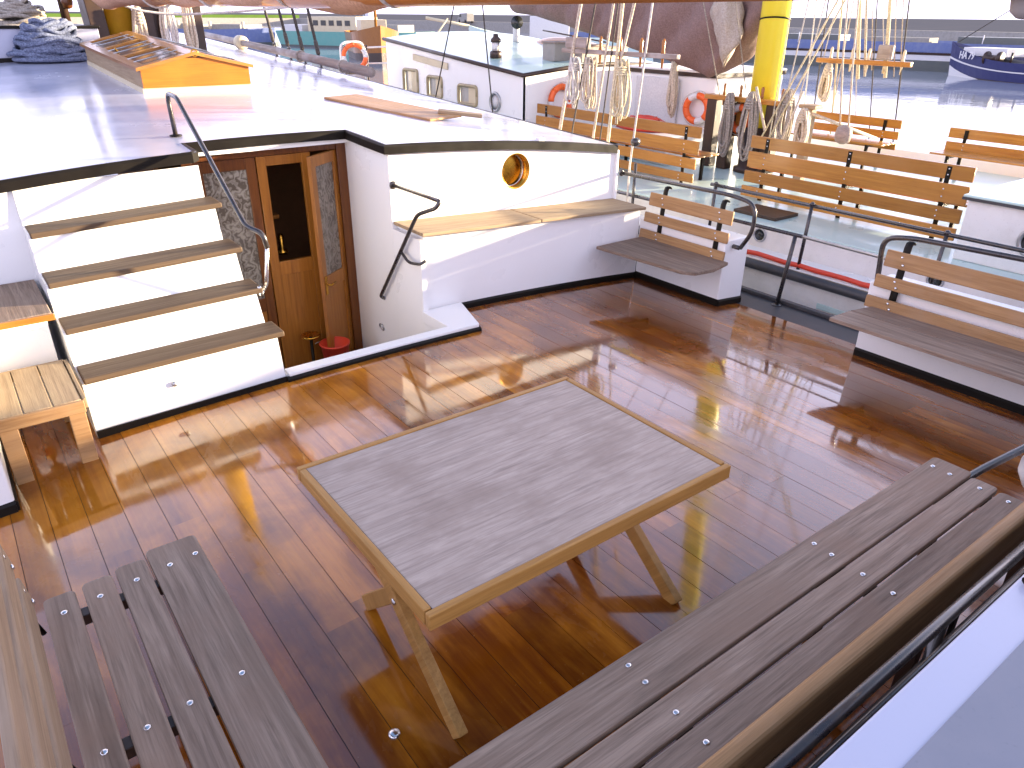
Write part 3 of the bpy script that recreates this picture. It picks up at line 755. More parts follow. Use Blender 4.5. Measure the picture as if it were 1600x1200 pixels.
# ------------------------------------------------------------------ left bench (foreground)
lb = thing('slatted_bench', (.15, 1.8, 0), 'grey weathered bench in the left foreground with four studded slats', 'bench', 'weathered benches around the table')
for (a, b, ye, bxs) in ((.243, .437, 2.775, (.305, .405)), (.122, .232, 2.735, (.18,)), (.002, .108, 2.712, (.05,)), (-.128, -.022, 2.70, (-.072,))):
    o = slat(lb, a, b, .55, ye, .418, .45, 'teak_grey_Y')
    for by in (1.20, 1.905, 2.61):
        for k, bx_ in enumerate(bxs if by == 2.61 else bxs[-1:] if len(bxs) == 1 else (.352,)):
            bolt((bx_, by + (bx_ - .15) * .12, .449), (0, 0, 1), o, 1.15)
for yy in (1.20, 1.905, 2.59):
    box('cross_bearer', -.12, .40, yy - .025, yy + .025, .372, .417, 'dark_brown', lb, .003)
    box('leg', .30, .35, yy - .025, yy + .025, -.06, .372, 'dark_brown', lb, .003)
    box('leg', -.13, -.08, yy - .025, yy + .025, -.08, .372, 'dark_brown', lb, .003)
for (xc, z0, z1, ye) in ((-.172, .50, .615, 2.655), (-.192, .665, .775, 2.665), (-.214, .825, .93, 2.66)):
    o = box('backrest_slat', xc - .016, xc + .016, .55, ye, z0, z1, 'teak_back', lb, .010, None, 3); o.rotation_euler = (0, -R(8), 0)
    for zz in (z0 + .03, z1 - .03): bolt((xc + .016 - (zz - (z0 + z1) / 2) * .14, 2.60, zz), (1, 0, .1), o)
for yy in (1.20, 1.905, 2.60):
    tube('back_strap', [(-.15, yy, .38), (-.195, yy, .55), (-.245, yy, .94)], .010, 'black', lb, 6)
# ------------------------------------------------------------------ boom and sail overhead
bo = thing('boom', (2.45, 6, 2.6), 'varnished wooden boom with furled peach sail across the top', 'boom')
tube('spar', [(2.50, 13.8, 2.66), (2.46, 6.0, 2.56), (2.44, -1.5, 2.60)], .135, 'boom_wood', bo, 20)
V = []; F = []; ns = 60; sg = 18
for i in range(ns + 1):
    t = i / ns; y = 13.2 - t * 9.6; rr_ = (.178 + .022 * math.sin(t * 9) + .012 * math.sin(t * 31)) * min(1, 2.5 * (1 - t) + .62)
    for k in range(sg):
        a = 2 * math.pi * k / sg
        q = rr_ * (1 + .10 * math.sin(3 * a + t * 14) + .05 * math.sin(7 * a - t * 33))
        V.append((2.47 + q * math.cos(a), y, 2.655 + .02 * math.sin(t * 7) + q * math.sin(a) * 1.15))
for i in range(ns):
    for k in range(sg):
        l = (k + 1) % sg; F.append((i * sg + k, i * sg + l, (i + 1) * sg + l, (i + 1) * sg + k))
F.append(tuple(range(sg))); F.append(tuple(ns * sg + k for k in range(sg))[::-1])
mesh('furled_sail', V, F, 'sail_peach', bo, True)
for yy in (4.4, 6.0, 7.9, 10.0): torus('sail_tie', (2.47, yy, 2.645), .215, .012, 'rope_white', bo, (0, 1, .2), 22)
bc = lathe('hanging_block', (2.52, .985, 2.475), [(.015, -.075), (.035, -.06), (.05, 0), (.035, .06), (.015, .075)], 'spar_grey', None, (.2, 0, 1), 14)
tag(bc, 'wooden pulley block hanging at the upper right corner', 'pulley block')

# ------------------------------------------------------------------ on the deckhouse roof
fd = thing('raised_foredeck', (.8, 16, 1.7), 'raised white foredeck block behind the rope heap at the upper left', 'deck block')
box('block', -1.3, 2.35, 13.25, 20.0, 1.5, 2.17, 'roof_white', fd, .01)
box('top_edge', -1.32, 2.37, 13.22, 20.0, 2.17, 2.205, 'black', fd, .006)
box('foot_edge', -1.32, 2.37, 13.20, 13.245, 1.70, 1.80, 'black', fd, .006)
sk = thing('skylight', (2.57, 10.8, 1.6), 'orange varnished gabled skylight with barred panes on the roof', 'skylight')
SX0, SX1, SY0, SY1 = 1.97, 3.17, 9.35, 12.4
zs_ = lambda y: 1.585 + .048 * (y - 9.35)
prism('plinth', [(SX0, SY0), (SX1, SY0), (SX1, SY1), (SX0, SY1)], lambda x, y: zs_(y) - .1, lambda x, y: zs_(y) + .06, 'cream', sk)
def sk_pt(x, y, h): return (x, y, zs_(y) + h)
xm = (SX0 + SX1) / 2
e0, rg_ = .245, .385
mesh('end_panel', [sk_pt(SX0 + .01, SY0 - .01, .06), sk_pt(SX1 - .01, SY0 - .01, .06), sk_pt(SX1 - .01, SY0 - .01, e0), sk_pt(xm + .12, SY0 - .01, rg_ - .03), sk_pt(xm - .12, SY0 - .01, rg_ - .03), sk_pt(SX0 + .01, SY0 - .01, e0),
      sk_pt(SX0 + .01, SY0 + .03, .06), sk_pt(SX1 - .01, SY0 + .03, .06), sk_pt(SX1 - .01, SY0 + .03, e0), sk_pt(xm + .12, SY0 + .03, rg_ - .03), sk_pt(xm - .12, SY0 + .03, rg_ - .03), sk_pt(SX0 + .01, SY0 + .03, e0)],
     [(0, 1, 2, 3, 4, 5), (11, 10, 9, 8, 7, 6)] + [(i, (i + 1) % 6, 6 + (i + 1) % 6, 6 + i) for i in range(6)], 'skylight_wood', sk)
for s, xx in ((-1, SX0 + .012), (1, SX1 - .012)):
    mesh('side_panel', [sk_pt(xx, SY0 + .03, .06), sk_pt(xx, SY1, .06), sk_pt(xx, SY1, e0), sk_pt(xx, SY0 + .03, e0), sk_pt(xx - s * .03, SY0 + .03, .06), sk_pt(xx - s * .03, SY1, .06), sk_pt(xx - s * .03, SY1, e0), sk_pt(xx - s * .03, SY0 + .03, e0)],
         [(0, 1, 2, 3), (7, 6, 5, 4), (0, 3, 7, 4), (1, 5, 6, 2), (3, 2, 6, 7), (0, 4, 5, 1)], 'teak_pale_Y' if s < 0 else 'varnish_Y', sk)
    xo = xx + s * .05
    def lid_pt(u, y, dh_): # u 0 at eave 1 at ridge
        return sk_pt(xo + (xm - xo) * u, y, e0 - .01 + (rg_ - e0 + .01) * u + dh_)
    def slab(name, u0, u1, y0, y1, h0, h1, mat, parent):
        p = [lid_pt(u0, y0, h0), lid_pt(u1, y0, h0), lid_pt(u1, y1, h0), lid_pt(u0, y1, h0), lid_pt(u0, y0, h1), lid_pt(u1, y0, h1), lid_pt(u1, y1, h1), lid_pt(u0, y1, h1)]
        return mesh(name, p, [(3, 2, 1, 0), (4, 5, 6, 7), (0, 1, 5, 4), (1, 2, 6, 5), (2, 3, 7, 6), (3, 0, 4, 7)], mat, parent)
    lid = slab('lid_frame', 0, .16, SY0 - .04, SY1 + .03, 0, .035, 'varnish_Y', sk)
    slab('lid_frame', .84, 1, SY0 - .04, SY1 + .03, 0, .037, 'varnish_Y', sk)
    yy = SY0 - .04
    for k in range(4):
        ya = SY0 - .04 + k * 1.0; slab('lid_rail', .16, .84, ya, ya + .12, 0, .033, 'varnish_X', sk)
        if k < 3:
            pn = slab('pane', .16, .84, ya + .12, ya + 1.0, .005, .014, 'skylight_pane', sk)
            for j in range(2):
                yb = ya + .40 + j * .30
                tube('bar', [lid_pt(.12, yb, .036), lid_pt(.88, yb, .036)], .008, 'galv', sk, 6)
torus('lifting_ring', sk_pt(xm, SY0 - .03, rg_ + .02), .035, .008, 'brass', sk, (0, 1, 0), 14)
torus('lifting_ring', sk_pt(SX0 + .12, 10.9, .30), .035, .008, 'brass', sk, (1, 0, .6), 14)

def loose_board(label, a, b, w, th, mat, dz=.02):
    a = Vector(a); b = Vector(b); d = b - a; ln = d.length; ang = math.atan2(d.y, d.x)
    me = box_mesh(ln, w, th, .006, mat)
    c = (a + b) / 2
    o = put(bpy.data.objects.new('loose_board', me), None, (c.x, c.y, zr(c.x, c.y) + dz + th / 2))
    o.rotation_euler = (math.atan(.048) * math.sin(ang + math.pi / 2) * 0, -math.atan((zr(b.x, b.y) - zr(a.x, a.y)) / ln), ang)
    return tag(o, label, 'board', 'boards left lying on the roof')
loose_board('long flat wooden board lying on the white roof', (3.95, 8.62), (4.40, 7.02), .50, .025, 'teak_warm_X', .012)
loose_board('short offcut of board at the end of the long one', (4.46, 7.28), (4.86, 7.02), .16, .035, 'teak_pale_X', .045)
sp = tube('spar', [(5.55, 10.95, 1.60), (5.55, 13.2, 1.70), (5.52, 15.5, 1.80), (5.45, 19.5, 1.98)], lambda t: .075 - .02 * t, 'spar_grey', None, 12)
tag(sp, 'pale grey wooden spar lashed along the right roof edge', 'spar')
for yy in (11.9, 13.6): torus('lashing', (5.55, yy, 1.635 + .045 * (yy - 11.9)), .085, .016, 'rope_grey', sp, (0, 1, .04), 16)
lathe('spar_collar', (5.50, 16.5, 1.85), [(.10, -.12), (.13, -.09), (.13, .09), (.10, .12)], 'cream', sp, (0, 1, .05), 16)

# shrouds with eyes at the far right roof edge
for k, (a, b) in enumerate((((5.9, 15.67, 1.66), (5.9, 16.0, 2.39)), ((5.9, 14.94, 1.60), (5.9, 15.26, 2.39)), ((5.9, 14.25, 1.55), (5.9, 14.6, 2.4)), ((5.9, 13.55, 1.50), (5.9, 13.89, 2.4)))):
    lab = ['leftmost', 'second from left', 'third from left', 'rightmost'][k] + ' dark tarred shroud with iron eye at the roof edge'
    t = thing('shroud', a, lab, 'shroud', 'tarred shrouds beside the spar')
    A = Vector(a); d = (Vector(b) - A).normalized()
    tube('wire', [A + d * .30, A + d * 6.0], .028, 'wire', t, 8)
    torus('eye', A + d * .16, .055, .018, 'tube_black', t, (1, 0, 0), 14)
    tube('screw', [A - d * .35, A + d * .11], .026, 'tube_black', t, 8)
    lathe('seizing', A + d * .24, [(.02, 0), (.036, .02), (.036, .22), (.024, .26)], 'wire', t, tuple(d), 10)

# our mast with its tabernacle
ms = thing('mast', (2.7, 14.2, 1.75), 'ochre yellow mast in a dark brown tabernacle at the upper left', 'mast')
tube('pole', [(2.84, 14.3, 1.6), (2.84, 14.3, 9.5)], .235, 'ochre', ms, 24)
box('tabernacle_cheek', 2.36, 2.60, 13.95, 14.5, 1.4, 3.6, 'dark_brown', ms, .01).rotation_euler = (0, -.06, 0)
box('tabernacle_cheek', 3.18, 3.32, 13.95, 14.5, 1.4, 3.6, 'dark_brown', ms, .01)
tube('cross_pin', [(2.4, 14.0, 1.95), (3.3, 14.0, 1.95)], .04, 'galv', ms, 10)
lathe('mast_foot', (2.84, 14.3, 1.75), [(.34, 0), (.34, .10), (.27, .12), (.27, .2), (.24, .22)], 'galv', ms)
pr = thing('winch_post', (2.02, 13.7, 1.8), 'dark iron winch post with block left of the mast', 'post')
tube('post', [(2.02, 13.6, 2.1), (1.98, 13.6, 4.0)], .06, 'dark_brown', pr, 10)
lathe('block', (2.06, 13.5, 2.52), [(.02, -.10), (.06, -.08), (.08, 0), (.06, .08), (.02, .10)], 'mahogany', pr)
def heap(name, c, sx, sy, szz, n, r, mat, label, seed, flat=.3):
    q = random.Random(seed); V = []; F = []; c = Vector(c)
    for k in range(n):
        h = q.random(); rad = math.sqrt(max(.06, 1 - h * .85)); ox, oy = q.uniform(-.14, .14), q.uniform(-.14, .14)
        tx, ty = q.uniform(-.5, .5), q.uniform(-.3, .3); p = []
        kx = q.uniform(.65, 1.0); ph = q.uniform(0, 6.28)
        for i in range(28):
            a = 2 * math.pi * i / 28
            ex = math.cos(a) * rad * kx + ox; ey = math.sin(a) * rad + oy
            p.append(c + Vector((ex * sx, ey * sy, max(r, (h + flat * (ex * tx + ey * ty) + .06 * math.sin(3 * a + ph)) * szz))))
        v, f = tube_geo(p, r, 6, True, False, len(V)); V += v; F += f
    o = mesh(name, V, F, mat, None, True); tag(o, label, 'rope'); return o
heap('rope_heap', (1.66, 13.05, 1.76), .52, .35, .50, 46, .030, 'rope_blue', 'heap of thick blue grey rope on the roof left of the mast', 3)
heap('rope_heap', (1.45, 13.7, 2.18), .42, .28, .34, 22, .026, 'rope_grey', 'flaked tan rope lying behind the blue rope heap', 5)
coil('rope_coil', (3.05, 13.80, 2.45), .66, .20, 'rope_tan', 'knotted tan rope hanging down the ochre mast', 8, .024, 1, 'rope', 'ropes hanging by the ochre mast', (1, 0, 0))
coil('rope_coil', (3.50, 13.85, 2.62), .88, .20, 'rope_white', 'thick pale rope fall left of the pair behind the skylight', 9, .026, 2, 'rope', 'ropes hanging by the ochre mast', (1, 0, 0), False)
coil('rope_coil', (3.80, 13.85, 2.62), .86, .16, 'rope_tan', 'tan rope fall right of the pair behind the skylight', 8, .026, 4, 'rope', 'ropes hanging by the ochre mast', (1, 0, 0), False)
fr = thing('rope_gallows', (3.6, 14, 1.8), 'dark post frame carrying ropes behind the skylight', 'rope frame')
box('post', 3.20, 3.40, 14.0, 14.15, 1.6, 2.8, 'dark_brown', fr, .008).location.x += .12
box('post', 3.95, 4.08, 14.0, 14.15, 1.6, 2.8, 'dark_brown', fr, .008)
box('bar', 2.9, 4.2, 13.93, 13.99, 2.50, 2.56, 'teak_warm_X', fr, .006)
ln = tube('slack_line', [(2.62, 13.7, 2.60), (2.95, 13.6, 2.42), (3.5, 13.5, 2.35), (4.3, 13.0, 2.40), (5.2, 11.5, 2.52)], .018, 'rope_white', None, 6, False, .3)
tag(ln, 'slack white line running under the boom from the mast', 'line')

# ------------------------------------------------------------------ running rigging at our right roof edge
rig = ((6.98, 1.20, 6.73, 2.42, .020, 'rope_tan', 'thick tan rope pair left end of the pin rail'), (6.76, 1.22, 6.50, 2.42, .010, 'wire', 'thin dark wire between the tan ropes'),
       (6.16, 1.15, 6.08, 2.42, .019, 'rope_yellow', 'thick yellow rope standing at the roof corner'), (6.40, 1.2, 6.22, 2.42, .014, 'rope_tan', 'tan rope with a slanting lead to the pin rail'),
       (6.29, 1.15, 6.15, 2.42, .008, 'wire', 'thin dark wire beside the yellow rope'), (5.80, .95, 5.67, 2.43, .011, 'rope_white', 'pale thin line right of the yellow rope'),
       (6.05, 1.95, 5.93, 2.43, .016, 'rope_tan', 'tan fall above the yellow coil'))
for (ya, za, yb, zb, r_, mt, lab) in rig:
    k = 4.5
    o = tube('rope', [(5.95, ya, za - .6), (5.95, ya, za), (5.95, yb, zb), (5.95, yb + (yb - ya) * k, zb + (zb - za) * k)], r_, mt, None, 7); tag(o, lab, 'rope', 'running rigging at the roof corner')
pn_ = thing('pin_rail', (5.98, 6.2, 2.05), 'grey wooden pin rail lashed to the shrouds at the roof corner', 'pin rail')
box('plank', 5.96, 6.02, 5.30, 7.02, 2.02, 2.065, 'spar_grey', pn_, .008)
box('cheek_block', 5.95, 6.03, 6.60, 6.95, 2.07, 2.18, 'spar_grey', pn_, .015)
for yy in (5.5, 5.8, 6.1, 6.4, 6.85):
    lathe('pin', (5.985, yy, 1.93), [(.010, 0), (.014, .09), (.022, .14), (.016, .17), (.02, .24), (.008, .27)], 'mahogany_light', pn_, (0, 0, 1), 10)
coil('rope_coil', (5.92, 5.98, 1.99), .60, .17, 'rope_yellow', 'yellow rope coil hanging from the pin rail', 7, .012, 11, group='coils on our pin rail')
coil('rope_coil', (5.92, 6.73, 1.98), .52, .15, 'rope_white', 'pale rope coil at the left of the pin rail', 7, .012, 12, group='coils on our pin rail')
coil('rope_coil', (5.92, 6.48, 1.99), .52, .14, 'rope_tan', 'tan rope coil between the pale and the yellow one', 9, .012, 13, group='coils on our pin rail')
lathe('deadeye', (5.95, 5.74, 1.20), [(.01, -.05), (.04, -.035), (.045, 0), (.04, .035), (.01, .05)], 'tube_black', None, (1, 0, 0), 12)
tag(bpy.data.objects['deadeye'], 'small dark deadeye beside the cabin corner', 'deadeye')

# ------------------------------------------------------------------ the ship moored alongside
ns_ = thing('moored_ship', (10, 6, -1.3), 'white hulled ship with turquoise decks moored alongside on the right', 'ship')
box('hull', 7.02, 13.2, -6, 19, -2.0, -.06, 'hull_white', ns_, .02)
tube('rubbing_strake', [(6.99, -6, -.08), (6.99, 19, -.08)], .055, 'deck_black', ns_, 10)
box('side_deck', 7.03, 7.42, -6, 19, -.06, -.02, 'white', ns_, .004)
box('scuff_plate', 7.005, 7.02, 3.35, 3.95, -.36, -.30, 'turquoise', ns_, .002)
tr_ = box('trunk', 7.42, 12.9, -6, 17.8, -.06, .235, 'hull_white', ns_, .01)
box('trunk_top', 7.40, 12.95, -6, 17.8, .235, .262, 'turquoise', ns_, .008)
box('grating', 7.6, 8.05, 5.0, 5.6, .263, .30, 'dark_brown', ns_, .004)
box('wheelhouse', 8.0, 10.6, -6.0, .52, .262, 2.75, 'hull_white', ns_, .03)  # added out-of-view house, keeps the low sun off table and near bench
box('sun_blocker_roof', 7.9, 10.7, -6.1, .62, 2.75, 2.83, 'turquoise', ns_, .02)
for yy in (-5.0, -3.4, -1.8, -.4): box('sun_blocker_window', 7.985, 8.0, yy - .5, yy + .5, 1.5, 2.3, 'glass_dark', ns_, 0)
box('far_bulwark', 12.95, 13.15, -6, 19, -.06, .42, 'white', ns_, .01)
for yy in (5.05, 3.02):
    p = torus('porthole', (7.412, yy, .125), .075, .012, 'galv', ns_, (1, 0, 0), 20); lathe('glass', (7.408, yy, .125), [(.072, 0), (0, -.002)], 'glass_dark', p, (1, 0, 0), 20)
rp = tube('red_rope', [(7.06 + .008 * math.sin(k * 1.7), 1.2 + k * .18, .015 + .006 * math.sin(k * 2.3)) for k in range(24)], .028, 'red', None, 8)
tag(rp, 'bright red rope lying along the gunwale of the moored ship', 'rope')
nr = thing('ship_rail', (7.05, 3, 0), 'black tube railing of the moored ship beyond the gate', 'railing')
tube('rail', [(7.05, 5.55, .665), (7.05, -1.0, .665)], .020, 'tube_black', nr, 8)
tube('mid_rail', [(7.05, 2.4, .33), (7.05, -1.0, .33)], .014, 'tube_black', nr, 8)
for yy in (5.48, 4.24, 2.88, 1.5): tube('post', [(7.05, yy + .03, -.06), (7.05, yy, .68)], .019, 'tube_black', nr, 8); lathe('cap', (7.05, yy, .668), [(.028, 0), (.028, .02), (.012, .035)], 'tube_black', nr, (0, 0, 1), 10)

def ship_bench(label, x0, y0, y1, slats, face=1, seat=True, zb=.262):
    t = thing('slatted_bench', (x0, (y0 + y1) / 2, zb), label, 'bench', 'varnished benches on the moored ship')
    for (z0, z1, dx) in slats:
        box('backrest_slat', x0 - .016 + dx, x0 + .016 + dx, y0, y1, z0, z1, 'varnish_Y', t, .006)
    n = max(2, int((y1 - y0) / 1.2) + 1); zt = max(s[1] for s in slats)
    for k in range(n):
        yy = y0 + .25 + (y1 - y0 - .5) * k / (n - 1)
        box('strap', x0 + .02 * face, x0 + .035 * face, yy - .025, yy + .025, zb, zt - .02, 'black', t, .002)
        box('leg', x0 + face * .42, x0 + face * .46, yy - .02, yy + .02, zb, zb + .34, 'black', t, .002)
        box('bearer', x0 + face * .035, x0 + face * .46, yy - .02, yy + .02, zb + .34, zb + .375, 'black', t, .002)
        for (z0, z1, dx) in slats:
            for q in (.3, .7): bolt((x0 - .018 * (1 if face > 0 else -1) * 1 + dx - (.0 if face > 0 else .036), yy, z0 + (z1 - z0) * q), (-1, 0, 0), t, .9)
    if seat:
        for j in range(3):
            a = x0 + face * (.06 + j * .145); b = a + face * .13
            box('seat_slat', min(a, b), max(a, b), y0, y1, zb + .376, zb + .402, 'varnish_Y', t, .006)
    return t
S4 = [(.895, 1.045, .04), (.66, .855, .02), (.475, .62, -.01), (.30, .43, -.03)]
ship_bench('nearest varnished bench of the moored ship with four wide back slats', 8.35, 3.32, 6.05, S4)
ship_bench('long varnished bench with grey topped slats behind the roof corner', 8.35, 6.88, 10.45, [(.90, 1.05, .04), (.68, .86, .02), (.49, .63, -.01), (.31, .43, -.03)])
ship_bench('far varnished bench seen behind the pulley block', 12.0, 5.98, 7.75, [(.86, .99, .0), (.70, .82, -.02), (.55, .66, -.04)], -1)
ship_bench('far varnished bench with its seat toward us at the right edge', 12.0, 2.6, 5.25, [(.83, .97, .0), (.64, .78, -.02)], -1)
# low house at the right edge
lh = thing('low_house', (8.6, 2, .26), 'low white house with pale turquoise top at the right edge', 'deckhouse')
box('wall', 7.8, 9.6, .6, 3.08, .262, .865, 'hull_white', lh, .01)
box('top', 7.76, 9.64, .56, 3.12, .87, .895, 'turquoise', lh, .008)
box('top_edge', 7.755, 9.645, .555, 3.125, .845, .872, 'deck_black', lh, .004)
p = torus('porthole', (7.795, 2.42, .57), .13, .022, 'galv', lh, (1, 0, 0), 24); lathe('glass', (7.79, 2.42, .57), [(.12, 0), (0, -.003)], 'glass_dark', p, (1, 0, 0), 24)
# forward cabin with the windows
fc = thing('window_cabin', (10, 13, .3), 'white ship cabin with three brass framed windows and turquoise roof', 'deckhouse')
zt_ = lambda y: 1.47 + (y - 10.6) * .088
def quadwall(name, pts, mat): return mesh(name, pts, [tuple(range(len(pts)))], mat, fc)
CW = 8.2
WIN = [(14.12, 14.70, .93, 1.37), (13.20, 13.74, .92, 1.29), (12.00, 12.62, .88, 1.21)]
# side wall built round the window openings
ys = sorted([10.62] + [v for w_ in WIN for v in w_[:2]] + [15.4])
for a, b in zip(ys[:-1], ys[1:]):
    win = [w_ for w_ in WIN if abs(w_[0] - a) < 1e-6]
    rows = [(.262, None)] if not win else [(.262, win[0][2]), (win[0][3], None)]
    for lo, hi in rows:
        mesh('wall', [(CW, a, lo), (CW, b, lo), (CW, b, hi if hi else zt_(b)), (CW, a, hi if hi else zt_(a)), (CW + .05, a, lo), (CW + .05, b, lo), (CW + .05, b, hi if hi else zt_(b)), (CW + .05, a, hi if hi else zt_(a))],
             [(0, 1, 2, 3), (7, 6, 5, 4), (0, 3, 7, 4), (1, 5, 6, 2), (3, 2, 6, 7), (0, 4, 5, 1)], 'white', fc)
for (y0, y1, z0, z1) in WIN:
    w_ = box('window', CW + .03, CW + .045, y0 + .02, y1 - .02, z0 + .02, z1 - .02, 'window_pane', fc, 0)
    cy_, cz_ = (y0 + y1) / 2, (z0 + z1) / 2
    tube('frame', fillet([(CW - .005, y0, cz_), (CW - .005, y0, z1), (CW - .005, y1, z1), (CW - .005, y1, z0), (CW - .005, y0, z0), (CW - .005, y0, cz_)], .07), .030, 'frame_khaki', w_, 6)
    box('curtain', CW + .018, CW + .026, y0 + .06, (y0 + y1) / 2, z0 + .02, z1 - .02, 'cream', w_, 0)
mesh('aft_wall', [(CW, 10.62, .262), (12.0, 10.62, .262), (12.0, 10.62, zt_(10.62) + .02), (10.1, 10.62, zt_(10.62) + .12), (CW, 10.62, zt_(10.62))], [(0, 1, 2, 3, 4)], 'white', fc)
mesh('fore_wall', [(CW, 15.4, .262), (12.0, 15.4, .262), (12.0, 15.4, zt_(15.4)), (CW, 15.4, zt_(15.4))], [(0, 1, 2, 3)], 'white', fc)
V = []; F = []
for j in range(9):
    y = 10.58 + (15.45 - 10.58) * j / 8
    for i in range(9):
        xx = CW - .03 + (12.03 - CW + .03) * i / 8; V.append((xx, y, zt_(y) + .035 + .12 * (1 - ((xx - 10.1) / 1.93) ** 2)))
mesh('roof', V, [(j * 9 + i, j * 9 + i + 1, (j + 1) * 9 + i + 1, (j + 1) * 9 + i) for j in range(8) for i in range(8)], 'turquoise', fc, True)
tube('roof_edge', [(12.03, 10.58, zt_(10.58) + .02), (11.0, 10.58, zt_(10.58) + .115), (10.1, 10.58, zt_(10.58) + .145), (9.2, 10.58, zt_(10.58) + .115), (CW - .03, 10.58, zt_(10.58) + .02), (CW - .03, 15.45, zt_(15.45) + .02)], .035, 'dark_brown', fc, 8)
box('name_board', CW - .03, CW - .005, 12.95, 14.25, 1.50, 1.62, 'cream', fc, .006).rotation_euler = (R(5.0), 0, 0)
p = torus('wall_emblem', (CW - .01, 11.42, 1.0), .15, .025, 'galv', fc, (1, 0, 0), 24); lathe('disc', (CW - .004, 11.42, 1.0), [(.14, 0), (0, -.01)], 'canvas_white', p, (1, 0, 0), 24)
# things on that roof
zR = lambda x, y: zt_(y) + .035 + .12 * (1 - ((x - 10.1) / 1.93) ** 2)
lt = thing('lantern', (8.66, 12.05, zR(8.66, 12.05)), 'dark ship lantern standing on the turquoise roof', 'lantern')
zl = zR(8.66, 12.05)
lathe('base', (8.66, 12.05, zl), [(.11, 0), (.11, .10), (.08, .12)], 'dark_brown', lt); lathe('glass', (8.66, 12.05, zl + .12), [(.07, 0), (.075, .14)], 'canvas_white', lt); lathe('cap', (8.66, 12.05, zl + .26), [(.095, 0), (.095, .05), (.05, .09), (.05, .13), (.02, .14)], 'dark_brown', lt)
for sx_ in (-1, 1): tube('guard', [(8.66, 12.05 + sx_ * .09, zl + .1), (8.66, 12.05 + sx_ * .09, zl + .27)], .006, 'tube_black', lt, 6)
for k, (cx_, cy_, s_, mt, lab) in enumerate(((9.55, 11.25, .34, 'stone', 'left grey deck box on the turquoise roof'), (9.95, 10.95, .30, 'spar_grey', 'middle grey deck box beside the furled sail'), (10.5, 10.95, .26, 'cream', 'cream deck box under the furled sail'))):
    t = thing('deck_box', (cx_, cy_, zR(cx_, cy_)), lab, 'box', 'boxes on the turquoise roof'); z0 = zR(cx_, cy_)
    box('body', cx_ - .3, cx_ + .3, cy_ - s_ / 2, cy_ + s_ / 2, z0 - .02, z0 + s_ * .8, mt, t, .01); box('lid', cx_ - .32, cx_ + .32, cy_ - s_ / 2 - .02, cy_ + s_ / 2 + .02, z0 + s_ * .8, z0 + s_ * .8 + .03, 'spar_grey', t, .008)
co = thing('chimney_cowl', (10.3, 13.6, 1.8), 'dark cowl vent on the turquoise roof', 'vent'); zc = zR(10.3, 13.6)
tube('pipe', [(10.3, 13.6, zc), (10.3, 13.6, zc + .3), (10.2, 13.45, zc + .36)], .07, 'canvas_white', co, 12, False, .1); lathe('mouth', (10.2, 13.45, zc + .36), [(.07, -.02), (.12, .06), (.125, .07)], 'glass_dark', co, (-.55, -.8, .1), 16)
dg = thing('upturned_dinghy', (9.6, 14.2, 1.9), 'orange brown upturned dinghy lying on the turquoise roof', 'dinghy')
V = []; F = []
for i in range(13):
    t = i / 12; b = .36 * math.sin(math.pi * min(1, t * .85 + .15)) ** .6 if t < 1 else .02
    if i == 12: b = .03
    for k in range(9):
        a = math.pi * k / 8; y = 11.6 + t * 2.2; V.append((11.0 + b * math.cos(a), y, zR(11.0, y) - .02 + b * .62 * math.sin(a)))
F = [(i * 9 + k, i * 9 + k + 1, (i + 1) * 9 + k + 1, (i + 1) * 9 + k) for i in range(12) for k in range(8)]
mesh('shell', V, F, 'varnish_Y', dg, True); tube('keel', [(11.0, 11.6 + j * .22, zR(11.0, 11.6 + j * .22) + .24) for j in range(10)], .015, 'dark_brown', dg, 6)
# white house behind
wh = thing('white_house', (11.4, 9.3, .3), 'plain white deckhouse behind the long bench and furled sail', 'deckhouse')
box('wall', 10.4, 12.2, 8.35, 10.3, .262, 1.50, 'white', wh, .02)
box('roof', 10.36, 12.24, 8.31, 10.34, 1.56, 1.60, 'white', wh, .015); box('roof_edge', 10.37, 12.23, 8.32, 10.33, 1.50, 1.56, 'dark_brown', wh, .004)
box('canvas_screen', 10.36, 10.385, 9.1, 10.1, .7, 1.44, 'canvas_white', wh, .006)
box('bunk_cover', 9.2, 10.3, 8.2, 9.6, .262, .70, 'hull_white', wh, .02)
ct = heap('rope_heap', (9.6, 9.1, .70), .35, .5, .18, 16, .03, 'red', 'reddish net and rope piled behind the long bench', 8)
# life rings
def lifering(c, R0, axis, label, r=.055):
    t = thing('life_ring', c, label, 'life ring', 'orange life rings')
    ax = Vector(axis).normalized(); u = ax.orthogonal().normalized(); w = ax.cross(u); C = Vector(c)
    for k in range(8):
        a0 = 2 * math.pi * k / 8; p = [C + (u * math.cos(a0 + j * math.pi / 4 / 6) + w * math.sin(a0 + j * math.pi / 4 / 6)) * R0 for j in range(7)]
        tube('segment' if k % 2 else 'reflective_band', p, r if k % 2 else r * .99, 'orange' if (k % 2 or k % 4 == 2) else 'canvas_white', t, 10)
    for k in range(4):
        a0 = 2 * math.pi * (k + .25) / 4; p = [C + (u * math.cos(a0 + j * math.pi / 2 / 6) + w * math.sin(a0 + j * math.pi / 2 / 6)) * (R0 + r * (1.0 + .5 * math.sin(math.pi * j / 6))) for j in range(7)]
        tube('grab_line', p, .008, 'rope_white', t, 5)
lifering((9.0, 10.56, 1.05), .23, (0, 1, 0), 'orange life ring on the aft wall behind the tan ropes')
lifering((10.32, 8.62, 1.02), .20, (1, .2, 0), 'orange and white life ring below the furled sail')
lifering((9.82, 7.36, 1.02), .16, (1, 0, 0), 'small orange life ring between the grey rope coils')
lifering((9.0, 18.6, 1.42), .27, (.45, .9, 0), 'orange and white life ring on a stand beyond the spar')
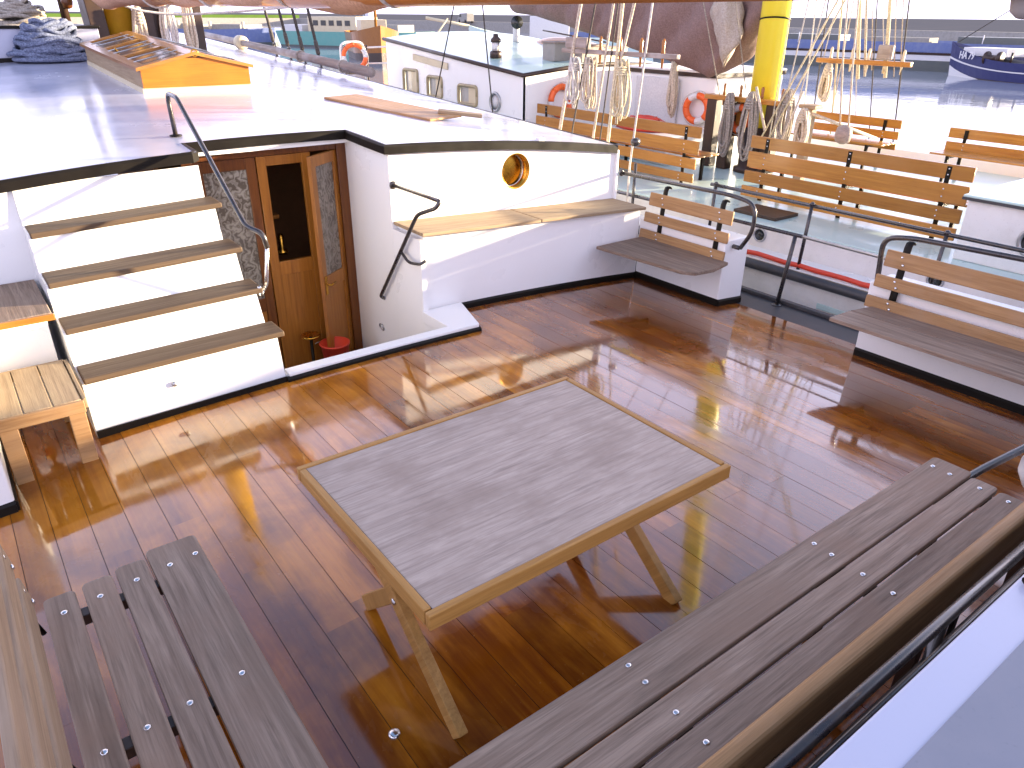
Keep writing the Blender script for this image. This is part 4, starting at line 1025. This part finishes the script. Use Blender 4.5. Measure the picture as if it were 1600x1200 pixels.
bs = thing('ring_stand', (9.0, 18.7, .3), 'white tube stand holding a life ring near the bow', 'stand')
tube('frame', fillet([(8.7, 18.75, .2), (8.7, 18.75, 1.75), (9.35, 18.75, 1.75), (9.35, 18.75, .2)], .2), .03, 'canvas_white', bs, 8); box('tray', 8.75, 9.3, 18.45, 18.7, 1.02, 1.12, 'dark_brown', bs, .01)
br_ = thing('bow_railing', (10.2, 17.5, .3), 'white bow railing with blue cover beyond the window cabin', 'railing')
tube('rail', [(9.4, 18.7, 1.62), (10.6, 17.6, 1.70), (11.0, 15.6, 1.75)], .022, 'canvas_white', br_, 8); tube('mid_rail', [(9.4, 18.7, 1.25), (10.6, 17.6, 1.3), (11.0, 15.6, 1.3)], .018, 'canvas_white', br_, 8)
for p in ((9.4, 18.7), (10.0, 18.15), (10.6, 17.6)): tube('post', [(p[0], p[1], .2), (p[0], p[1], 1.68)], .025, 'dark_brown', br_, 8)
tube('stay', [(10.0, 18.15, .6), (10.6, 17.6, 1.7), (10.9, 17.2, 2.3)], .02, 'rope_yellow', br_, 6); box('blue_cover', 9.5, 10.4, 17.0, 17.9, .4, 1.02, 'purple_blue', br_, .06)

# yellow mast with pin rail and coils
ym = thing('yellow_mast', (10.0, 7.12, .3), 'bright yellow mast of the moored ship', 'mast')
tube('pole', [(10.0, 7.12, .9), (10.0, 7.14, 10.5)], .205, 'mast_yellow', ym, 28)
for z in (2.36,): torus('mast_band', (10.0, 7.12, z), .207, .012, 'black', ym, (.15, .1, 1), 28)
lathe('mast_step', (10.0, 7.12, .262), [(.30, 0), (.30, .06), (.24, .08), (.24, .65), (.20, .66)], 'dark_brown', ym)
ff = thing('fife_rail', (9.8, 7.3, .3), 'dark posted fife rail with orange brown bar at the yellow mast', 'fife rail')
for yy in (7.86, 7.55, 6.78): box('post', 9.74, 9.90, yy - .09, yy + .09, .262, 1.26, 'dark_brown', ff, .012)
box('bar', 9.72, 9.92, 6.55, 8.0, 1.26, 1.33, 'varnish_Y', ff, .012)
box('panel', 9.86, 9.89, 7.0, 7.46, .75, 1.25, 'varnish_Y', ff, .006)
for yy in (6.68, 7.02, 7.40, 7.7): lathe('pin', (9.82, yy, 1.18), [(.012, 0), (.016, .12), (.026, .17), (.018, .2), (.024, .28), (.01, .31)], 'mahogany_light', ff, (0, 0, 1), 10)
coil('rope_coil', (9.62, 7.42, 1.38), .88, .21, 'rope_grey', 'slim grey rope coil left of the yellow mast', 9, .018, 21, group='coils at the yellow mast')
coil('rope_coil', (9.62, 7.04, 1.42), .92, .30, 'rope_grey', 'wide grey rope coil in front of the yellow mast', 13, .018, 22, group='coils at the yellow mast')
coil('rope_coil', (9.62, 6.44, 1.50), .74, .24, 'rope_grey', 'grey rope coil just right of the yellow mast', 12, .018, 23, group='coils at the yellow mast')
coil('rope_coil', (9.62, 6.15, 1.28), .50, .20, 'rope_tan', 'short tan rope coil hanging on a bollard right of the mast', 10, .018, 24, group='coils at the yellow mast')
bd = thing('timber_head', (9.75, 6.15, .3), 'pale timber head with a cap carrying a short coil', 'bollard')
box('post', 9.68, 9.80, 6.09, 6.21, .262, 1.28, 'teak_pale_X', bd, .01); box('cap', 9.63, 9.85, 6.02, 6.28, 1.28, 1.33, 'teak_pale_Y', bd, .01)
for k, (a, b, r_, mt, lab) in enumerate((((9.5, 6.75, .75), (9.6, 5.95, 2.6), .012, 'rope_yellow', 'left of three slanting yellow ropes right of the mast'), ((9.5, 6.62, .75), (9.6, 5.85, 2.6), .012, 'rope_yellow', 'middle of three slanting yellow ropes right of the mast'),
        ((9.5, 6.40, .75), (9.6, 6.22, 1.5), .016, 'rope_tan', 'right of three slanting ropes by the short coil'), ((9.7, 6.1, 1.22), (10.8, 5.7, .85), .022, 'rope_tan', 'tan rope slanting down to the far bench'), ((9.6, 6.98, 1.5), (9.5, 6.66, .95), .02, 'rope_tan', 'tan rope end leading down from the fife rail'))):
    A, B = Vector(a), Vector(b); E_ = B + (B - A) * (3 if B.z > 2.4 else 0)
    tag(tube('rope', [A, B, E_] if B.z > 2.4 else [A, B], r_, mt, None, 6), lab, 'rope', 'ropes at the yellow mast')
pb = thing('tackle_block', (9.6, 5.52, 1.0), 'pale wooden pulley block hanging above the nearest ship bench', 'pulley block')
lathe('shell', (9.6, 5.52, 1.02), [(.03, -.12), (.09, -.09), (.11, 0), (.09, .09), (.03, .12)], 'spar_grey', pb, (0, 0, 1), 14)
for dy in (-.05, .07): tube('fall', [(9.6, 5.52 + dy, 1.10), (9.6, 5.66 + dy * 1.2, 2.0), (9.6, 6.3 + dy, 7.5)], .012, 'rope_tan', pb, 6)
# furled mauve sail on its boom
fs = thing('furled_mainsail', (10.3, 10, 2.4), 'mauve brown furled sail hanging in folds from the moored ship boom', 'sail')
V = []; F = []; n1 = 150; n2 = 28
def hang(y):
    pts = [(13.6, 2.42), (13.0, 2.38), (12.0, 2.22), (11.2, 2.06), (10.2, 1.88), (9.4, 1.74), (8.9, 1.62), (8.5, 1.50), (8.15, 1.62), (7.8, 1.80), (7.45, 2.25), (7.3, 2.4)]
    for (a, za), (b, zb) in zip(pts[:-1], pts[1:]):
        if b <= y <= a: return za + (zb - za) * (a - y) / (a - b)
    return 2.4
for i in range(n1 + 1):
    y = 13.5 - (13.5 - 7.35) * i / n1; zb = hang(y); ztp = 2.95
    for k in range(n2):
        a = 2 * math.pi * k / n2; z = (ztp + zb) / 2 + math.cos(a) * (ztp - zb) / 2
        s = math.sin(a); fold = .16 + .16 * abs(math.sin(y * 3.1 + z * 1.5 + .6 * math.sin(z * 3))) + .05 * abs(math.sin(y * 9 - z * 3))
        low = max(0, (2.3 - z)); V.append((10.32 + s * fold * (1 - .25 * low) + .06 * math.sin(y * 7 + z * 2) * low, y + .10 * low * math.sin(z * 6 + k), z))
F = [(i * n2 + k, i * n2 + (k + 1) % n2, (i + 1) * n2 + (k + 1) % n2, (i + 1) * n2 + k) for i in range(n1) for k in range(n2)]
F += [tuple(range(n2)), tuple(n1 * n2 + k for k in range(n2))[::-1]]
mesh('cloth', V, F, 'sail_mauve', fs, True); tube('boom_spar', [(10.32, 13.9, 2.9), (10.2, 7.3, 3.0)], .10, 'mast_yellow', fs, 12)
V = []; F = []
for i in range(25):
    t = i / 24; c = Vector((10.0 - .1 * t, 7.98 - .16 * t + .03 * math.sin(t * 7), 2.78 - 1.02 * t)); rr_ = (.17 + .05 * math.sin(t * 4)) * (1 if t < .7 else max(.12, 1 - ((t - .7) / .3) ** 2))
    for k in range(14):
        a = 2 * math.pi * k / 14; q_ = 1 + .30 * math.sin(4 * a + t * 3) + .10 * math.sin(t * 17 + 2 * a)
        V.append((c.x + rr_ * .6 * math.cos(a) * q_, c.y + rr_ * math.sin(a) * q_, c.z + .06 * math.sin(2 * a + t * 5)))
F = [(i * 14 + k, i * 14 + (k + 1) % 14, (i + 1) * 14 + (k + 1) % 14, (i + 1) * 14 + k) for i in range(24) for k in range(14)] + [tuple(range(14)), tuple(24 * 14 + k for k in range(14))[::-1]]
sc_ = mesh('sail_bunt', V, F, 'canvas_beige', None, True); tag(sc_, 'pale canvas bundle hanging between brown sail and yellow mast', 'sail')
coil('rope_coil', (10.2, 9.1, 1.72), .85, .16, 'rope_tan', 'pale rope tail hanging beside the brown sail', 7, .02, 31, 'rope coil', None, (0, 1, 0), False)
# dark shrouds across the moored ship
for k, (a, b, lab) in enumerate((((7.1, 9.96, 1.0), (7.1, 10.2, 2.42), 'thin wire stay crossing in front of the ship lantern'), ((7.1, 11.66, 1.1), (7.1, 11.05, 2.42), 'thin wire stay crossing in front of the second window'))):
    A, B = Vector(a), Vector(b); tag(tube('wire_stay', [A - (B - A) * .3, B + (B - A) * 4], .011, 'wire', None, 6), lab, 'stay')
# far-side shrouds and pin rail of the moored ship
for k, (ya, za, yb, zb, r_, mt) in enumerate(((7.95, 2.47, 7.72, .45, .018, 'rope_yellow'), (7.62, 2.47, 7.42, 1.45, .030, 'rope_yellow'), (7.1, 2.47, 6.94, 1.5, .030, 'rope_yellow'), (6.81, 2.61, 6.55, .45, .012, 'wire'), (8.23, 2.47, 8.12, .45, .012, 'wire'), (8.47, 2.62, 8.32, .45, .012, 'rope_white'), (7.32, 2.47, 6.98, .45, .010, 'wire'), (7.50, 2.47, 7.30, 1.5, .02, 'rope_tan'))):
    names_ = ['leftmost thick yellow rope of the far rigging', 'yellow rope bunch left of centre in the far rigging', 'yellow rope bunch right of centre in the far rigging', 'rightmost dark wire of the far rigging', 'dark wire left of the far rope coil', 'pale line at the left end of the far rigging', 'dark wire through the middle of the far rigging', 'thin tan rope in the middle of the far rigging']
    A, B = Vector((13.0, ya, za)), Vector((13.0, yb, zb)); tag(tube('rigging_line', [B, A + (A - B) * 2.5], r_, mt, None, 6), names_[k], 'rigging', 'rigging on the far side of the moored ship')
for k, (ya, za, yb, zb) in enumerate(((7.79, 2.57, 7.80, .99), (7.71, 2.61, 7.32, .77), (7.44, 2.61, 7.22, 1.6), (7.23, 2.47, 7.0, 1.61), (7.03, 2.57, 6.81, 1.52), (8.09, 2.57, 8.17, 1.65), (6.92, 2.6, 6.72, 1.6))):
    A, B = Vector((13.04, ya, za)), Vector((13.04, yb, zb)); o = tube('rigging_line', [B, A + (A - B) * 2.5], .009, 'rope_white' if k % 2 else 'rope_tan', None, 5)
    tag(o, 'fine pale line of the far rigging, ' + ['second from left', 'third from left', 'fourth from left', 'fifth from left', 'sixth from left', 'leftmost', 'rightmost'][k] + ' of the seven', 'rigging', 'fine lines of the far rigging')
for k, (ya, za, yb, zb, lab) in enumerate(((8.04, 2.27, 7.66, 1.34, 'thin grey wire left of the slim rope coil'), (7.51, 2.36, 7.2, 1.45, 'thin grey wire between the two grey coils'), (6.65, 2.53, 6.68, .84, 'pale line at the right edge of the yellow mast'), (6.42, 2.45, 6.56, .81, 'pale line just right of the yellow mast'), (6.17, 2.53, 6.31, 1.35, 'thin line right of the tan ropes at the mast'))):
    A, B = Vector((9.66, ya, za)), Vector((9.66, yb, zb)); tag(tube('rigging_line', [B, A + (A - B) * 3], .009, 'rope_grey' if k < 2 else 'rope_white', None, 5), lab, 'rigging', 'thin lines at the yellow mast')
fp = thing('pin_rail', (13, 7.4, 1.7), 'orange brown pin rail high in the far rigging over the water', 'pin rail')
box('plank', 12.96, 13.06, 6.55, 8.25, 1.68, 1.76, 'varnish_Y', fp, .01); box('block', 12.94, 13.02, 6.88, 7.14, 1.77, 2.0, 'spar_grey', fp, .02)
for yy in (6.7, 7.0, 7.3, 7.6, 8.0): lathe('pin', (13.0, yy, 1.56), [(.014, 0), (.02, .14), (.03, .2), (.02, .24), (.026, .34), (.01, .38)], 'teak_pale_X' if False else 'cream', fp, (0, 0, 1), 8)
coil('rope_coil', (12.95, 7.96, 1.66), .60, .20, 'rope_tan', 'tan rope coil hanging from the far pin rail over the water', 9, .022, 33)

# ------------------------------------------------------------------ vessels across the water
def hull(parent, bow, d, Ln, B, zsheer, bands, n=26, full=.30, name='hull', stern=.8, cut=.35):
    """bands: list of (f0, f1, mat): fractions of the local freeboard from waterline to sheer"""
    bow = Vector((bow[0], bow[1], 0)); d = Vector((d[0], d[1], 0)).normalized(); s = Vector((-d.y, d.x, 0))
    out = []
    for (f0, f1, mat, nm, off) in bands:
        V = []; F = []
        for i in range(n + 1):
            t = i / n
            b = B / 2 * ((1 - (1 - min(1, t / full)) ** 2.0)) * (1 if t < stern else 1 - cut * ((t - stern) / (1 - stern)) ** 2)
            zt = zsheer(t)
            for side in (1, -1):
                for f in (f0, f1):
                    z = -1.45 + (zt + 1.45) * f; bb = b * (.86 + .14 * f) + off
                    p = bow + d * (t * Ln + (1 - f) * .35) + s * side * bb
                    V.append((p.x, p.y, z))
        for i in range(n):
            a = i * 4; c = a + 4; F += [(a, c, c + 1, a + 1), (a + 3, c + 3, c + 2, a + 2)]
        F.append((n * 4, n * 4 + 2, n * 4 + 3, n * 4 + 1))
        out.append(mesh(nm, V, F, mat, parent))
    V = []; F = []
    for i in range(n + 1):
        t = i / n; b = B / 2 * ((1 - (1 - min(1, t / full)) ** 2.0)) * (1 if t < stern else 1 - cut * ((t - stern) / (1 - stern)) ** 2) * .97
        for side in (1, -1):
            p = bow + d * t * Ln + s * side * b; V.append((p.x, p.y, zsheer(t) - .18))
    mesh('deck', V, [(2 * i, 2 * i + 2, 2 * i + 3, 2 * i + 1) for i in range(n)], 'land', parent)
def obox(name, parent, c, d, lx, ly, z0, z1, mat, bev=.03):
    a = math.atan2(d[1], d[0]); me = box_mesh(lx, ly, z1 - z0, bev, mat); o = put(bpy.data.objects.new(name, me), parent, (c[0], c[1], (z0 + z1) / 2)); o.rotation_euler = (0, 0, a); return o
# navy fishing boat with its registration on the bow
fb = thing('fishing_boat', (59.5, 20, -1.3), 'navy fishing boat with white lettering on its bow at the right edge', 'boat')
D = (-.23, -.97); sheer = lambda t: -.15 + 1.08 * max(0, 1 - t / .42) ** 2 + .25 * max(0, t - .7)
hull(fb, (60.3, 27.8), D, 17, 4.6, sheer, [(.60, 1.0, 'navy', 'hull_upper', 0), (.13, .60, 'navy', 'hull_lower', 0), (.0, .13, 'dark_brown', 'boot_top', 0), (.54, .60, 'canvas_white', 'stripe', .03)], full=.42)
def along(t, off, base=(60.3, 27.8), d=D, Ln=17): 
    dv = Vector((d[0], d[1], 0)).normalized(); sv = Vector((-dv.y, dv.x, 0)); return Vector((base[0], base[1], 0)) + dv * t * Ln + sv * off
# bow wedge painted white below the stripe
V = []
for t in (0.004, .05, .10, .16, .22, .27):
    b = 4.6 / 2 * (1 - (1 - t / .42) ** 2)
    fa, fb_ = .06, max(.065, .36 * (1 - t / .28))
    for f in (fa, fb_):
        zt = sheer(t); p = along(t, -1 * (b * (.86 + .14 * f) + .035)); q = Vector((D[0], D[1], 0)).normalized() * (1 - f) * .35; V.append((p.x + q.x, p.y + q.y, -1.45 + (zt + 1.45) * f))
mesh('white_bow_patch', V, [(2 * i, 2 * i + 2, 2 * i + 3, 2 * i + 1) for i in range(5)], 'canvas_white', fb)
cu = bpy.data.curves.new('lettering', 'FONT'); cu.body = 'HA 79'; cu.size = .66; cu.extrude = .01; cu.offset = .012; cu.align_x = 'CENTER'; cu.align_y = 'CENTER'
to = bpy.data.objects.new('tmp_text', cu); COL.objects.link(to); bpy.context.view_layer.update()
dg_ = bpy.context.evaluated_depsgraph_get(); me = bpy.data.meshes.new_from_object(to.evaluated_get(dg_)); bpy.data.objects.remove(to)
me.materials.clear(); me.materials.append(MATS['canvas_white'])
tl = .15; bl_ = lambda t: 4.6 / 2 * (1 - (1 - t / .42) ** 2) * .97
p0, p1 = along(tl - .04, -bl_(tl - .04) - .22), along(tl + .04, -bl_(tl + .04) - .22)
lo = put(bpy.data.objects.new('lettering', me), fb, ((p0.x + p1.x) / 2, (p0.y + p1.y) / 2, .12))
dx = (p1 - p0).normalized(); lo.rotation_euler = Matrix((dx, Vector((0, 0, 1)), dx.cross(Vector((0, 0, 1))))).transposed().to_euler()
for t, z0, z1, lx, mt in ((.20, .1, .62, 3.2, 'canvas_white'), (.62, 0, 2.1, 3.6, 'canvas_white')): obox('wheelhouse' if t > .5 else 'foredeck_hatch', fb, along(t, 0), D, lx, 2.0, z0, z1, mt)
p = along(.46, 0); tube('mast', [(p.x, p.y, -.3), (p.x, p.y, 6.5)], .12, 'varnish_Y', fb, 8)
tube('derrick', [(p.x, p.y, .3), along(.30, -.6) + Vector((0, 0, 2.9))], .09, 'rope_yellow', fb, 8); tube('forestay', [along(.03, 0) + Vector((0, 0, .9)), (p.x, p.y, 5.5)], .03, 'wire', fb, 6)
q = along(.27, -1.6); lathe('net_drum', (q.x, q.y, .05), [(.42, -.5), (.42, -.42), (.2, -.4), (.2, .4), (.42, .42), (.42, .5)], 'dark_brown', fb, (D[0], D[1], 0), 16)
for t in (.36, .42): q = along(t, -2.0); tube('gallow', [(q.x, q.y, -.2), (q.x, q.y, .45)], .07, 'dark_brown', fb, 8)
# long barge behind it
bg = thing('cargo_barge', (58, 40, -1.3), 'long low barge with blue band and dark grey hull behind the rigging', 'barge', 'barges across the water')
D2 = (.20, -.98)
hull(bg, (58.5, 69), D2, 74, 7, lambda t: .72, [(0, .42, 'grey_hull', 'hull_lower', 0), (.42, .60, 'canvas_white', 'pale_band', .02), (.60, .68, 'dark_brown', 'rubbing_band', .06), (.68, 1.0, 'blue_hull', 'blue_band', 0)], full=.10, stern=.97, cut=.5)
for k in range(9):
    c = along(.12 + k * .09, -1.5 + (k % 3), (58.5, 69), D2, 74)
    obox('hatch_cover', bg, c, D2, 4.9, 2.6, .5, 1.0 + .12 * (k % 2), 'grey_hull' if k % 2 else 'stone'); tube('stanchion', [(c.x - 2.4, c.y, .5), (c.x - 2.4, c.y, 1.3)], .04, 'canvas_white', bg, 6)
# blue and green barges at upper left
b1 = thing('cargo_barge', (30, 116, -1.3), 'blue barge lying across the water behind the ochre mast', 'barge', 'barges across the water')
D3 = Vector((-.47, .88, 0)); hull(b1, (38.1, 100.8), D3, 42, 7, lambda t: .42 + .25 * max(0, 1 - t / .15), [(0, .22, 'grey_hull', 'hull_lower', 0), (.22, 1.0, 'blue_hull', 'hull_upper', 0)], full=.06)
for k in range(4): obox('deck_house' if k == 3 else 'hatch_cover', b1, along(.15 + k * .17, 0, (38.1, 100.8), D3, 42), D3, 5, 4, .3, 1.0 if k < 3 else 2.2, 'stone' if k < 3 else 'canvas_white')
for k in range(6): c = along(.06 + k * .13, 2.8, (38.1, 100.8), D3, 42); tube('bollard', [(c.x, c.y, .3), (c.x, c.y, 1.35)], .22, 'cream', b1, 8)
b2 = thing('cargo_barge', (43, 92, -1.3), 'green barge lying across the water behind the shrouds', 'barge', 'barges across the water')
D4 = Vector((.47, -.88, 0)); hull(b2, (38.6, 99.8), D4, 21, 6.5, lambda t: .42 + .4 * max(0, t - .8), [(0, .2, 'grey_hull', 'hull_lower', 0), (.2, 1.0, 'green_hull', 'hull_upper', 0)], full=.10)
obox('wheelhouse', b2, along(.45, 0, (38.6, 99.8), D4, 21), D4, 7, 4.4, .3, 2.0, 'cream')
for k in range(5):
    c = along(.34 + k * .055, -2.23, (38.6, 99.8), D4, 21); obox('window', b2, c, D4, .7, .06, 1.05, 1.6, 'glass_dark', 0)
obox('hatch_cover', b2, along(.78, 0, (38.6, 99.8), D4, 21), D4, 4, 3.5, .3, 1.2, 'stone'); obox('hatch_cover', b2, along(.15, 0, (38.6, 99.8), D4, 21), D4, 3, 3.5, .3, 1.1, 'canvas_white')
# a few boats between: green bow and orange hull behind the window cabin
g1 = thing('green_boat', (36, 62, -1.3), 'pale green boat bow rising behind the window cabin roof', 'boat')
hull(g1, (37.8, 56.5), (.75, -.65), 15, 4.4, lambda t: .7 + .9 * max(0, 1 - t / .4) ** 2, [(0, .25, 'grey_hull', 'hull_lower', 0), (.25, 1.0, 'turquoise', 'hull_upper', 0)], full=.35)
c = along(.45, 0, (37.8, 56.5), (.75, -.65), 15); obox('wheelhouse', g1, c, (.75, -.65), 3.2, 2.4, .5, 2.3, 'canvas_white'); tube('bowsprit', [(37.9, 56.5, 1.5), (35.2, 58.9, 2.1)], .12, 'rope_yellow', g1, 8)
g2 = thing('brown_boat', (30, 66, -1.3), 'brown wooden boat with rounded stern left of the window cabin', 'boat')
hull(g2, (31.8, 60.5), (.35, .93), 13, 4.2, lambda t: .9 + .6 * max(0, 1 - t / .4) ** 2, [(0, .3, 'dark_brown', 'hull_lower', 0), (.3, 1.0, 'mahogany_light', 'hull_upper', 0)], full=.35)
c = along(.5, 0, (31.8, 60.5), (.35, .93), 13); obox('cabin', g2, c, (.35, .93), 4, 2.2, .7, 1.9, 'cream')
tube('mast', [(33.0, 63.6, .8), (33.0, 63.6, 9)], .12, 'varnish_Y', g2, 8)
# parked vans and low sheds on the far quay
def van(c, d, col, label):
    t = thing('parked_van', (c[0], c[1], .75), label, 'van', 'vans on the far quay'); z = .5
    d = Vector((d[0], d[1], 0)).normalized(); s = Vector((-d.y, d.x, 0)); C = Vector((c[0], c[1], z))
    prof_ = [(-2.5, .35), (2.5, .35), (2.55, 1.0), (2.0, 1.25), (1.35, 2.05), (-2.45, 2.15), (-2.55, 1.9)]; n = len(prof_)
    V = [tuple(C + d * a + s * w_ + Vector((0, 0, b))) for w_ in (-.95, .95) for a, b in prof_]
    mesh('body', V, [tuple(range(n)), tuple(range(n, 2 * n))[::-1]] + [(i, (i + 1) % n, n + (i + 1) % n, n + i) for i in range(n)], col, t)
    for a in (-1.6, 1.6):
        for w_ in (-.9, .9): lathe('wheel', C + d * a + s * w_ + Vector((0, 0, .36)), [(.36, -.1), (.36, .1), (.2, .11)], 'black', t, tuple(s), 14)
    for w_ in (-.965, .965): obox('window', t, C + d * 1.0 + s * w_, d, 1.0, .03, z + 1.25, z + 1.85, 'glass_dark', 0)
van((14, 268), (1, -.03), 'canvas_white', 'white van parked on the far quay at the upper left')
van((22, 267), (1, -.03), 'cream', 'cream van parked on the far quay right of the white one')
van((109.5, 215), (.1, 1), 'canvas_white', 'white van on the far quay behind the blue barge')
van((113.0, 170), (.1, 1), 'stone', 'grey van on the far quay behind the green barge')
